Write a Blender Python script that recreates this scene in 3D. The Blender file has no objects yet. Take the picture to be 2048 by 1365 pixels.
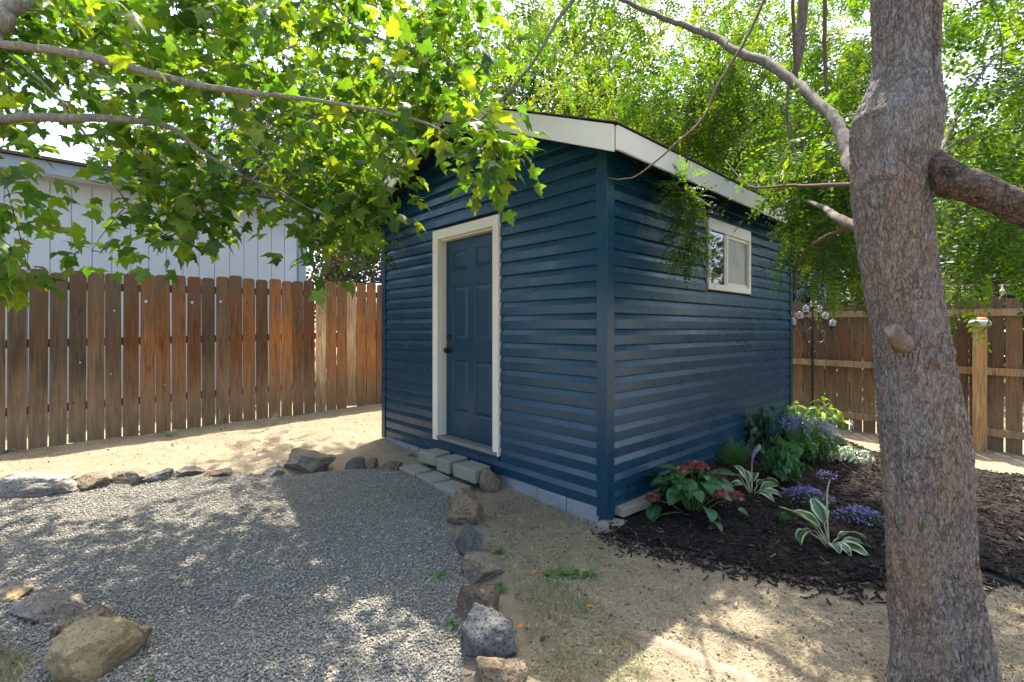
import bpy, bmesh, math, random
import numpy as np
from mathutils import Vector, Matrix, noise as mnoise

random.seed(7)
rng = np.random.default_rng(7)
sc = bpy.context.scene
R = math.radians

# ------------------------------------------------------------------ camera
FPX, HZ, CAMZ = 959.0, 659.0, 1.40           # focal length and horizon in photo pixels, eye height
cam_d = bpy.data.cameras.new('camera')
cam_d.sensor_width = 36.0
cam_d.lens = FPX / 2048.0 * 36.0
cam_d.shift_y = -(682.5 - HZ) / 2048.0
cam_d.clip_start = 0.05
cam_d.clip_end = 2000.0
cam = bpy.data.objects.new('camera', cam_d)
sc.collection.objects.link(cam)
cam.location = (0, 0, CAMZ)
cam.rotation_euler = (R(90), 0, 0)
sc.camera = cam

# ------------------------------------------------------------------ light
SUN_H = Vector((0.31, 0.95)).normalized()     # horizontal direction towards the sun
SUN_EL = R(65)
world = bpy.data.worlds.new('World')
sc.world = world
world.use_nodes = True
wn = world.node_tree
bgn = wn.nodes['Background']
sky = wn.nodes.new('ShaderNodeTexSky')
sky.sky_type = 'NISHITA'
sky.sun_disc = False
sky.sun_elevation = SUN_EL
sky.sun_rotation = math.atan2(SUN_H.x, SUN_H.y)
sky.air_density = .75
sky.dust_density = 3.0
sky.ozone_density = .3
wn.links.new(sky.outputs[0], bgn.inputs[0])
bgn.inputs[1].default_value = 0.15
sun_d = bpy.data.lights.new('sun', 'SUN')
sun_d.energy = 2.8
sun_d.angle = R(0.53)
sun_d.color = (1.0, 0.93, 0.82)
sun = bpy.data.objects.new('sun', sun_d)
sc.collection.objects.link(sun)
sdir = Vector((SUN_H.x * math.cos(SUN_EL), SUN_H.y * math.cos(SUN_EL), math.sin(SUN_EL)))
sun.rotation_euler = sdir.to_track_quat('Z', 'Y').to_euler()
sun.location = (4, 8, 14)
sc.view_settings.view_transform = 'Standard'
sc.view_settings.look = 'None'
sc.view_settings.exposure = 2.34
sc.view_settings.gamma = 1.0
sc.view_settings.use_curve_mapping = False
sc.cycles.use_denoising = True
sc.cycles.max_bounces = 10
sc.cycles.diffuse_bounces = 5
sc.cycles.transmission_bounces = 8
sc.cycles.sample_clamp_indirect = 6.0

COL = sc.collection

# ------------------------------------------------------------------ helpers
def tag(o, label=None, cat=None, group=None, kind=None):
    if label: o['label'] = label
    if cat: o['category'] = cat
    if group: o['group'] = group
    if kind: o['kind'] = kind
    return o

def thing(name, label, cat, loc=(0, 0, 0), rz=0.0, group=None):
    o = bpy.data.objects.new(name, None)
    o.empty_display_size = 0.1
    COL.objects.link(o)
    o.location = loc
    o.rotation_euler = (0, 0, rz)
    return tag(o, label, cat, group)

def link(name, me, mat=None, parent=None, loc=None, rot=None, smooth=False):
    o = bpy.data.objects.new(name, me)
    COL.objects.link(o)
    if mat is not None and len(me.materials) == 0:
        me.materials.append(mat)
    if parent is not None:
        o.parent = parent
    if loc is not None: o.location = loc
    if rot is not None: o.rotation_euler = rot
    if smooth:
        me.polygons.foreach_set('use_smooth', [True] * len(me.polygons))
    return o

def np_mesh(name, V, F, col=None, smooth=False):
    """mesh from arrays; F is (M,k) with one k"""
    V = np.ascontiguousarray(V, dtype=np.float32); F = np.ascontiguousarray(F, dtype=np.int32)
    me = bpy.data.meshes.new(name)
    m, k = F.shape
    me.vertices.add(len(V)); me.loops.add(m * k); me.polygons.add(m)
    me.vertices.foreach_set('co', V.ravel())
    me.loops.foreach_set('vertex_index', F.ravel())
    me.polygons.foreach_set('loop_start', np.arange(0, m * k, k, dtype=np.int32))
    me.polygons.foreach_set('loop_total', np.full(m, k, dtype=np.int32))
    if smooth:
        me.polygons.foreach_set('use_smooth', np.ones(m, dtype=bool))
    me.update(calc_edges=True)
    if col is not None:
        a = me.color_attributes.new('Col', 'FLOAT_COLOR', 'POINT')
        c = np.ones((len(V), 4), dtype=np.float32); c[:, :3] = col
        a.data.foreach_set('color', c.ravel())
    return me

def scatter(pv, pf, pos, mats, pcol=None, icol=None):
    """copy proto (pv,pf) to each pos with 3x3 mats (already scaled). returns V,F,C"""
    n = len(pos); k = len(pv)
    V = np.einsum('nij,kj->nki', mats, pv) + pos[:, None, :]
    F = pf[None, :, :] + (np.arange(n) * k)[:, None, None]
    C = None
    if icol is not None:
        C = np.repeat(icol[:, None, :], k, axis=1)
        if pcol is not None:
            C = C * pcol[None, :, :]
        C = C.reshape(-1, 3)
    return V.reshape(-1, 3), F.reshape(-1, pf.shape[1]), C

def frames(fwd, up):
    """rotation matrices with columns x=right, y=fwd, z=up'"""
    y = fwd / np.linalg.norm(fwd, axis=1, keepdims=True)
    x = np.cross(y, up); x /= np.linalg.norm(x, axis=1, keepdims=True) + 1e-9
    z = np.cross(x, y)
    return np.stack([x, y, z], axis=2)

def rand_rot(n):
    q = rng.normal(size=(n, 4)); q /= np.linalg.norm(q, axis=1, keepdims=True)
    w, x, y, z = q.T
    return np.stack([np.stack([1-2*(y*y+z*z), 2*(x*y-z*w), 2*(x*z+y*w)], 1),
                     np.stack([2*(x*y+z*w), 1-2*(x*x+z*z), 2*(y*z-x*w)], 1),
                     np.stack([2*(x*z-y*w), 2*(y*z+x*w), 1-2*(x*x+y*y)], 1)], 1)

class MB:
    """mesh builder for small pieces"""
    def __init__(s): s.v = []; s.f = []; s.sm = []
    def add(s, v, f, smooth=False):
        b = len(s.v); s.v += [tuple(p) for p in v]; s.f += [tuple(i + b for i in q) for q in f]; s.sm += [smooth] * len(f); return s
    def box(s, x0, x1, y0, y1, z0, z1):
        v = [(x0,y0,z0),(x1,y0,z0),(x1,y1,z0),(x0,y1,z0),(x0,y0,z1),(x1,y0,z1),(x1,y1,z1),(x0,y1,z1)]
        return s.add(v, [(0,3,2,1),(4,5,6,7),(0,1,5,4),(1,2,6,5),(2,3,7,6),(3,0,4,7)])
    def tube(s, pts, rad, n=8, cap=True, smooth=True):
        pts = [Vector(p) for p in pts]
        if not hasattr(rad, '__len__'): rad = [rad] * len(pts)
        v = []; f = []; ref = None
        for i, p in enumerate(pts):
            t = (pts[min(i + 1, len(pts) - 1)] - pts[max(i - 1, 0)])
            if t.length < 1e-9: t = Vector((0, 0, 1))
            t.normalize()
            if ref is None:
                ref = Vector((1, 0, 0)) if abs(t.x) < 0.9 else Vector((0, 1, 0))
            a = (ref - t * ref.dot(t)).normalized(); b = t.cross(a); ref = a
            for k in range(n):
                an = 2 * math.pi * k / n
                v.append(p + (a * math.cos(an) + b * math.sin(an)) * rad[i])
        for i in range(len(pts) - 1):
            for k in range(n):
                k2 = (k + 1) % n
                f.append((i*n+k, i*n+k2, (i+1)*n+k2, (i+1)*n+k))
        if cap:
            f.append(tuple(range(n - 1, -1, -1))); f.append(tuple((len(pts)-1)*n + k for k in range(n)))
        return s.add(v, f, smooth)
    def lathe(s, prof, c=(0, 0, 0), n=20, smooth=True):
        v = []; f = []
        for r, z in prof:
            for k in range(n):
                a = 2 * math.pi * k / n
                v.append((c[0] + r * math.cos(a), c[1] + r * math.sin(a), c[2] + z))
        for i in range(len(prof) - 1):
            for k in range(n):
                k2 = (k + 1) % n
                f.append((i*n+k, i*n+k2, (i+1)*n+k2, (i+1)*n+k))
        f.append(tuple(range(n - 1, -1, -1))); f.append(tuple((len(prof)-1)*n + k for k in range(n)))
        return s.add(v, f, smooth)
    def mesh(s, name='mesh'):
        me = bpy.data.meshes.new(name)
        me.from_pydata(s.v, [], s.f); me.update()
        me.polygons.foreach_set('use_smooth', s.sm)
        return me
    def obj(s, name, mat, parent=None, loc=None, rot=None, bevel=0.0):
        o = link(name, s.mesh(name), mat, parent, loc, rot)
        if bevel > 0:
            b = o.modifiers.new('bevel', 'BEVEL'); b.width = bevel; b.segments = 2; b.limit_method = 'ANGLE'; b.angle_limit = R(40)
        return o

def catmull(pts, rad, step=0.05):
    """resample a control polyline smoothly"""
    P_ = [np.array(p, float) for p in pts]; r_ = list(rad) if hasattr(rad, '__len__') else [rad] * len(pts)
    out = []; ro = []
    for i in range(len(P_) - 1):
        p0 = P_[max(i-1, 0)]; p1 = P_[i]; p2 = P_[i+1]; p3 = P_[min(i+2, len(P_)-1)]
        n = max(2, int(np.linalg.norm(p2 - p1) / step))
        for j in range(n):
            t = j / n
            out.append(0.5 * ((2*p1) + (-p0+p2)*t + (2*p0-5*p1+4*p2-p3)*t*t + (-p0+3*p1-3*p2+p3)*t**3))
            ro.append(r_[i] * (1-t) + r_[i+1] * t)
    out.append(P_[-1]); ro.append(r_[-1])
    return np.array(out), ro

def P(px, py, Y):
    """photo pixel at distance Y -> world"""
    return Vector(((px - 1024) / FPX * Y, Y, CAMZ + (HZ - py) / FPX * Y))

GC = np.array([(.657,3.352,.03),(-.3,4.15,.08),(-1.5,5.5,.12),(-5.3,4.6,.20),(-4.7,5.0,.22),(-3.5,6.1,.25),(-2.2,7.2,.28),
    (0,9,.22),(4.39,7.31,-.02),(5.73,5.72,-.05),(2,3.5,.02),(2.6,5,.02),(3,6.2,.02),(0,2,0),(-2,2.4,0),(1.5,1.75,0),
    (-1.5,3.7,.02),(-3,3.4,.03),(0,0,0),(3,2,0),(4,4,-.02),(-4,2,.02),(6,3.5,-.04),(-4.2,4.0,.08),(-2.2,4.6,.07),(.2,3.2,.02),
    (-7,7,.25),(7,9,0)])
def gz_np(x, y):
    x = np.asarray(x, float); y = np.asarray(y, float)
    w = np.exp(-((x[..., None]-GC[:, 0])**2 + (y[..., None]-GC[:, 1])**2) / (2*0.85**2))
    z = (w * GC[:, 2]).sum(-1) + 0.06 * 0.02
    z = z / (w.sum(-1) + 0.02)
    near = np.exp(-((x/14)**2 + ((y-4)/14)**2)**2)
    b = 0.006*np.sin(x*5.1+1.3*np.sin(y*3.3)) + 0.006*np.sin(y*6.3+1.7*np.sin(x*4.1)) + 0.003*np.sin(x*17+y*13) + 0.003*np.sin(y*19-x*11)
    return z + b * near
def gz(x, y): return float(gz_np(x, y))
def G(px, py, dz=0.0):
    """photo pixel -> point on the ground"""
    z = 0.0
    for _ in range(12):
        Y = (CAMZ - z - dz) * FPX / max(py - HZ, 1.0); X = (px - 1024) / FPX * Y
        z = 0.5 * z + 0.5 * gz(X, Y)
    return Vector((X, Y, gz(X, Y) + dz))

def in_poly(x, y, poly):
    p = np.asarray(poly); inside = np.zeros(np.shape(x), bool); j = len(p) - 1
    for i in range(len(p)):
        c = ((p[i, 1] > y) != (p[j, 1] > y)) & (x < (p[j, 0]-p[i, 0]) * (y-p[i, 1]) / (p[j, 1]-p[i, 1] + 1e-12) + p[i, 0])
        inside ^= c; j = i
    return inside

# ------------------------------------------------------------------ materials
def N(nt, t, inp=None, **kw):
    n = nt.nodes.new(t)
    for k, v in kw.items(): setattr(n, k, v)
    for k, v in (inp or {}).items():
        s = n.inputs[k]
        if isinstance(v, bpy.types.NodeSocket): nt.links.new(v, s)
        else:
            if hasattr(s, 'default_value') and hasattr(s.default_value, '__len__') and len(s.default_value) == 4 and len(v) == 3: v = (*v, 1)
            s.default_value = v
    return n
def newmat(name):
    m = bpy.data.materials.new(name); m.use_nodes = True
    nt = m.node_tree; nt.nodes.clear()
    return m, nt, nt.nodes.new('ShaderNodeOutputMaterial')
def mixc(nt, fac, a, b, blend='MIX'):
    n = nt.nodes.new('ShaderNodeMix'); n.data_type = 'RGBA'; n.blend_type = blend
    for i, v in ((0, fac), (6, a), (7, b)):
        if isinstance(v, bpy.types.NodeSocket): nt.links.new(v, n.inputs[i])
        else: n.inputs[i].default_value = v if i == 0 else (*v, 1)
    return n.outputs[2]
def ramp(nt, fac, stops):
    n = nt.nodes.new('ShaderNodeValToRGB'); e = n.color_ramp.elements
    while len(e) < len(stops): e.new(0.5)
    for k, (p, c) in enumerate(stops):
        e[k].position = p; e[k].color = (*c, 1) if hasattr(c, '__len__') else (c, c, c, 1)
    nt.links.new(fac, n.inputs[0]); return n.outputs[0]
def objco(nt, scale=(1, 1, 1), rnd=False):
    tc = N(nt, 'ShaderNodeTexCoord').outputs['Object']
    if rnd:
        oi = N(nt, 'ShaderNodeObjectInfo').outputs['Random']
        mu = N(nt, 'ShaderNodeMath', {0: oi, 1: 91.7}, operation='MULTIPLY').outputs[0]
        cx = N(nt, 'ShaderNodeCombineXYZ', {0: mu, 1: mu, 2: mu}).outputs[0]
        tc = N(nt, 'ShaderNodeVectorMath', {0: tc, 1: cx}, operation='ADD').outputs[0]
    return N(nt, 'ShaderNodeMapping', {'Vector': tc, 'Scale': scale}).outputs[0]
def tex(nt, v, scale, detail=4, rough=0.55, dist=0.0):
    return N(nt, 'ShaderNodeTexNoise', {'Vector': v, 'Scale': scale, 'Detail': detail, 'Roughness': rough, 'Distortion': dist}).outputs['Fac']
def bump(nt, h, strength=0.4, dist=0.01, prev=None):
    d = {'Height': h, 'Strength': strength, 'Distance': dist}
    if prev is not None: d['Normal'] = prev
    return N(nt, 'ShaderNodeBump', d).outputs[0]
def bsdf(nt, out, col, rough=0.6, nrm=None, spec=0.4, metal=0.0):
    d = {'Base Color': col, 'Roughness': rough, 'Specular IOR Level': spec, 'Metallic': metal}
    if nrm is not None: d['Normal'] = nrm
    b = N(nt, 'ShaderNodeBsdfPrincipled', d)
    nt.links.new(b.outputs[0], out.inputs[0]); return b

def mat_paint(name, a, b, rough=0.4, spec=0.5, grain=(3, 3, 60), gs=0.12, dirt=None, splash=False):
    m, nt, out = newmat(name); v = objco(nt)
    n1 = tex(nt, v, 1.7, 5); n2 = tex(nt, objco(nt, grain), 6, 3)
    c = mixc(nt, ramp(nt, n1, [(.3, 0), (.7, 1)]), a, b)
    if dirt:
        d = tex(nt, v, 26, 3, .6)
        c = mixc(nt, ramp(nt, d, [(.74, 0), (.80, .4)]), c, dirt)
    if splash:                                          # dried mud spattered up from the ground
        zz = N(nt, 'ShaderNodeSeparateXYZ', {0: v}).outputs[2]
        sp = N(nt, 'ShaderNodeMath', {0: tex(nt, v, 34, 5, .7), 1: ramp(nt, zz, [(.16, .11), (.36, 0)])}, operation='ADD').outputs[0]
        c = mixc(nt, ramp(nt, sp, [(.68, 0), (.76, .4)]), c, (.13, .12, .10))
    rr = ramp(nt, tex(nt, v, 3.1, 4), [(.3, rough - .07), (.7, rough + .1)])
    bsdf(nt, out, c, rr, bump(nt, n2, gs, .004), spec)
    return m
M_SIDING = mat_paint('navy_siding_paint', (.004, .037, .068), (.006, .043, .078), .27, .45, (1.2, 1.2, 40), .05, (.09, .10, .10), True)
M_DOOR = mat_paint('navy_door_paint', (.004, .038, .070), (.006, .045, .080), .34, .35, (40, 40, 2), .08)
M_TRIM = mat_paint('cream_trim_paint', (.66, .62, .50), (.74, .70, .58), .5, .35, (2, 2, 14), .12, (.42, .38, .30))
M_VINYL = mat_paint('cream_window_vinyl', (.70, .68, .58), (.76, .74, .64), .35, .5, (2, 2, 2), .03)
M_SHEATH = mat_paint('dark_soffit_wood', (.012, .012, .013), (.022, .02, .02), .8, .2, (4, 4, 30), .3)
M_FLASH = mat_paint('grey_house_trim', (.24, .30, .36), (.28, .34, .40), .5, .4)
M_HOUSE = mat_paint('pale_house_panel_paint', (.46, .51, .55), (.51, .555, .59), .6, .3, (30, 30, 2), .1)

def mat_simple(name, col, rough=0.6, spec=0.4, metal=0.0, var=0.25, scale=12, bs=0.2, bd=0.004):
    m, nt, out = newmat(name); v = objco(nt, rnd=True)
    n = tex(nt, v, scale, 5)
    c = mixc(nt, n, tuple(x * (1 - var) for x in col), tuple(min(1, x * (1 + var)) for x in col))
    bsdf(nt, out, c, rough, bump(nt, n, bs, bd), spec, metal); return m
M_IRON = mat_simple('black_iron', (.018, .017, .016), .45, .5, .3, .4, 40)
M_DARKMETAL = mat_simple('dark_bronze_hardware', (.03, .024, .02), .35, .5, .8, .3, 30)
M_SHINGLE = mat_simple('brown_shingle', (.10, .075, .06), .9, .1, 0, .5, 60, .6)
M_TARP = mat_simple('weathered_grey_tarp', (.45, .45, .46), .7, .3, 0, .4, 9, .6, .02)
M_FIREWOOD = mat_simple('red_brown_wood_stack', (.22, .09, .045), .85, .2, 0, .5, 25, .6, .02)
M_CONCRETE = mat_simple('grey_concrete_block', (.25, .237, .19), .92, .15, 0, .28, 55, .75, .006)
M_BLUECONC = mat_simple('blue_grey_painted_block', (.23, .25, .27), .85, .2, 0, .35, 22, .7, .008)
M_SILL = mat_simple('weathered_wood_sill', (.19, .18, .155), .8, .2, 0, .4, 24, .5, .004)
M_LAMPCAP = mat_simple('frosted_grey_plastic', (.45, .47, .47), .4, .4, 0, .12, 6, .05)
M_ORANGE = mat_simple('orange_plastic', (.75, .26, .03), .5, .4, 0, .3, 14, .1)
M_BULB = mat_simple('pale_glass_bulb', (.75, .66, .45), .2, .5, 0, .1)
M_CABLE = mat_simple('tan_cable', (.40, .33, .25), .7, .2, 0, .2)

def mat_glass(name, col, rough):
    m, nt, out = newmat(name)
    b = bsdf(nt, out, col, rough, None, .6)
    return m, nt, b
M_GLASS, _nt, _b = mat_glass('window_glass', (.012, .016, .014), .03)
_b.inputs['IOR'].default_value = 1.9
M_FROST, _nt, _b = mat_glass('frosted_window_film', (.34, .36, .31), .42)
_n = N(_nt, 'ShaderNodeTexNoise', {'Scale': 5.0, 'Detail': 3.0, 'Vector': objco(_nt)})
_nt.links.new(ramp(_nt, _n.outputs[0], [(.3, (.25, .27, .23)), (.7, (.40, .42, .36))]), _b.inputs['Base Color'])
M_LAMPGLASS, _nt, _b = mat_glass('ribbed_lamp_glass', (.75, .78, .8), .08)
_b.inputs['Transmission Weight'].default_value = .75
_b.inputs['IOR'].default_value = 1.3

def mat_wood(name, weather=1.0, lo=(.55,.55,.55), worn=True):
    """fence board: stain colour comes from the object's own colour"""
    m, nt, out = newmat(name)
    oc = N(nt, 'ShaderNodeObjectInfo').outputs['Color']
    v = objco(nt, (1, 1, 1), True)
    g1 = tex(nt, objco(nt, (26, 26, 1.3), True), 2.2, 5, .65, .6)
    g2 = tex(nt, objco(nt, (90, 90, 3), True), 2.0, 3, .6)
    blot = tex(nt, objco(nt, (5, 5, 1.6), True), 1.6, 4, .6, .4)
    kv = N(nt, 'ShaderNodeTexVoronoi', {'Vector': objco(nt, (7.5, 7.5, 2.6), True), 'Scale': 1.0, 'Randomness': 1.0})
    knot = ramp(nt, kv.outputs['Distance'], [(.06, 1), (.13, .55), (.2, 0)])
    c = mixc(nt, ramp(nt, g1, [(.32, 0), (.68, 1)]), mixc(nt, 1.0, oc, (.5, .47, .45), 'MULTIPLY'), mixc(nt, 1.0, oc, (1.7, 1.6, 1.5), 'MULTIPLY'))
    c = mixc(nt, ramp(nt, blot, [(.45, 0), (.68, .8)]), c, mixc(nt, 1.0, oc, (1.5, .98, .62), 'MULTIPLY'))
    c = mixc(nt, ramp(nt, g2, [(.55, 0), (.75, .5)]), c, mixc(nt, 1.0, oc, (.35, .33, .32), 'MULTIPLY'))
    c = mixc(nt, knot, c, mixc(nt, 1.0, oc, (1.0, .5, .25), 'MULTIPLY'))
    if worn:                                        # stain washed off along the foot, greyed along the top
        z = N(nt, 'ShaderNodeSeparateXYZ', {0: N(nt, 'ShaderNodeTexCoord').outputs['Object']}).outputs[2]
        zz = N(nt, 'ShaderNodeMath', {0: z, 1: blot}, operation='SUBTRACT').outputs[0]
        foot = ramp(nt, N(nt, 'ShaderNodeMath', {0: zz, 1: .18}, operation='ADD').outputs[0], [(0.0, .75), (.2, .45), (.6, 0)])
        c = mixc(nt, foot, c, mixc(nt, ramp(nt, g1, [(.3, 0), (.7, 1)]), (.17, .11, .065), (.33, .225, .13)))
        top = N(nt, 'ShaderNodeMapRange', {0: N(nt, 'ShaderNodeMath', {0: zz, 1: .55}, operation='ADD').outputs[0], 1: 1.15, 2: 1.95, 3: 0.0, 4: .6}).outputs[0]
        c = mixc(nt, top, c, (.14, .105, .075))
    bsdf(nt, out, c, .78, bump(nt, g1, .5, .006, bump(nt, g2, .4, .003)), .25)
    return m
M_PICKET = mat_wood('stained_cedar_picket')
M_RAIL = mat_wood('weathered_rail_wood', worn=False)

def mat_rock(name, a, b, c3, pits=1.0, lich=None):
    m, nt, out = newmat(name); v = objco(nt, rnd=True)
    n1 = tex(nt, v, 6, 8, .65); n2 = tex(nt, v, 38, 5, .7); n3 = tex(nt, v, 2.2, 3)
    vo = N(nt, 'ShaderNodeTexVoronoi', {'Vector': N(nt, 'ShaderNodeVectorMath', {0: v, 1: N(nt, 'ShaderNodeVectorMath', {0: N(nt, 'ShaderNodeTexNoise', {'Vector': v, 'Scale': 30.0, 'Detail': 3.0}).outputs['Color'], 1: (.035, .035, .035)}, operation='MULTIPLY').outputs[0]}, operation='ADD').outputs[0], 'Scale': 62.0}).outputs['Distance']
    pit = ramp(nt, N(nt, 'ShaderNodeMath', {0: vo, 1: N(nt, 'ShaderNodeMath', {0: n1, 1: .34}, operation='MULTIPLY').outputs[0]}, operation='SUBTRACT').outputs[0], [(-.04, .25), (.2, 1)])
    c = mixc(nt, ramp(nt, n1, [(.35, 0), (.65, 1)]), a, b)
    c = mixc(nt, ramp(nt, n3, [(.48, 0), (.6, 1)]), c, c3)
    c = mixc(nt, ramp(nt, n2, [(.55, 0), (.72, .7)]), c, tuple(min(1, x * 1.7) for x in b))
    if lich:
        c = mixc(nt, ramp(nt, tex(nt, v, 4.2, 4, .6, .8), [(.54, 0), (.6, .85)]), c, lich)
    c = mixc(nt, N(nt, 'ShaderNodeMath', {0: 1.0, 1: pit}, operation='SUBTRACT').outputs[0], c, tuple(x * .5 for x in a))
    h = N(nt, 'ShaderNodeMath', {0: n2, 1: N(nt, 'ShaderNodeMath', {0: pit, 1: .7 * pits}, operation='MULTIPLY').outputs[0]}, operation='ADD').outputs[0]
    bsdf(nt, out, c, .9, bump(nt, h, .9, .012, bump(nt, n1, .6, .03)), .2)
    return m
M_ROCK_TAN = mat_rock('tan_basalt', (.15, .125, .095), (.24, .205, .16), (.20, .15, .095))
M_ROCK_GREY = mat_rock('grey_basalt', (.09, .09, .085), (.16, .155, .145), (.13, .115, .095))
M_ROCK_PALE = mat_rock('pale_basalt', (.20, .185, .165), (.32, .29, .25), (.24, .205, .17), 1.4)
M_ROCK_OCHRE = mat_rock('ochre_sandstone', (.25, .19, .10), (.34, .26, .14), (.22, .18, .13), .25, (.07, .075, .075))
M_ROCK_BROWN = mat_rock('brown_earthy_rock', (.16, .115, .075), (.25, .185, .125), (.12, .09, .065))

def mat_dirt():
    m, nt, out = newmat('dry_dirt'); v = objco(nt)
    n1 = tex(nt, v, .55, 5, .6); n2 = tex(nt, v, 7, 6, .65); n3 = tex(nt, v, 70, 4, .7); n4 = tex(nt, v, 1.3, 4, .55)
    c = mixc(nt, ramp(nt, n2, [(.3, 0), (.7, 1)]), (.205, .165, .11), (.295, .24, .163))
    c = mixc(nt, ramp(nt, n1, [(.46, 0), (.62, .6)]), c, (.26, .225, .15))
    c = mixc(nt, ramp(nt, n4, [(.55, 0), (.7, .5)]), c, (.33, .27, .19))
    c = mixc(nt, ramp(nt, n3, [(.54, 0), (.7, .6)]), c, (.13, .105, .07))
    bsdf(nt, out, c, .95, bump(nt, n3, .8, .012, bump(nt, n2, .7, .03)), .12)
    return m
M_DIRT = mat_dirt()
def mat_ground2(name, a, b, c3, sc1, sc2):
    m, nt, out = newmat(name); v = objco(nt)
    n1 = tex(nt, v, sc1, 5, .6); n2 = tex(nt, v, sc2, 4, .7)
    vo = N(nt, 'ShaderNodeTexVoronoi', {'Vector': v, 'Scale': sc2})
    c = mixc(nt, ramp(nt, n1, [(.35, 0), (.65, 1)]), a, b)
    c = mixc(nt, ramp(nt, vo.outputs['Color'], [(.45, 0), (.9, .8)]), c, c3)
    h = N(nt, 'ShaderNodeMath', {0: n2, 1: vo.outputs['Distance']}, operation='SUBTRACT').outputs[0]
    bsdf(nt, out, c, .92, bump(nt, h, .9, .012), .15)
    return m
M_GRAVELBED = mat_ground2('gravel_bed', (.19, .18, .15), (.25, .235, .19), (.30, .28, .23), 3, 75)
M_MULCHBED = mat_ground2('dark_mulch_bed', (.010, .008, .007), (.022, .017, .014), (.05, .035, .027), 5, 60)

def mat_vcol(name, rough=.7, spec=.3, noise_scale=0, bs=0):
    m, nt, out = newmat(name)
    c = N(nt, 'ShaderNodeVertexColor', layer_name='Col').outputs[0]
    nrm = None
    if noise_scale:
        n = tex(nt, objco(nt), noise_scale, 4, .65)
        c = mixc(nt, 1.0, c, ramp(nt, n, [(.25, .55), (.75, 1.4)]), 'MULTIPLY')
        nrm = bump(nt, n, bs, .006)
    bsdf(nt, out, c, rough, nrm, spec); return m
M_PEBBLE = mat_vcol('river_pebbles', .6, .35, 120, .3)
M_CHIP = mat_vcol('bark_mulch_chips', .85, .2)
M_STRAW = mat_vcol('dry_straw', .8, .2)

def mat_leaf(name, trans=0.5, rough=.42, spec=.45, tint=(2.6, 2.1, .5)):
    """thin leaf: reflecting and letting light through; colour from the vertex colours"""
    m, nt, out = newmat(name)
    c = N(nt, 'ShaderNodeVertexColor', layer_name='Col').outputs[0]
    n = tex(nt, objco(nt), 9, 3)
    c = mixc(nt, 1.0, c, ramp(nt, n, [(.3, .75), (.7, 1.25)]), 'MULTIPLY')
    p = N(nt, 'ShaderNodeBsdfPrincipled', {'Base Color': c, 'Roughness': rough, 'Specular IOR Level': spec})
    t = N(nt, 'ShaderNodeBsdfTranslucent', {'Color': mixc(nt, 1.0, c, tint, 'MULTIPLY')})
    x = N(nt, 'ShaderNodeMixShader', {0: trans, 1: p.outputs[0], 2: t.outputs[0]})
    nt.links.new(x.outputs[0], out.inputs[0]); return m
M_MAPLE = mat_leaf('maple_leaf', .56)
M_LOCUST = mat_leaf('locust_leaf', .56, .5, .35)
M_FARLEAF = mat_leaf('distant_foliage', .42, .6, .25)
M_PLANT = mat_leaf('garden_leaf', .3, .38, .45, (1.8, 1.6, .6))
M_PETAL = mat_leaf('flower_petal', .3, .6, .2, (1.3, 1.1, 1.2))
M_NEEDLE = mat_leaf('spruce_needles', .2, .6, .25, (1.2, 1.2, .8))

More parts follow.
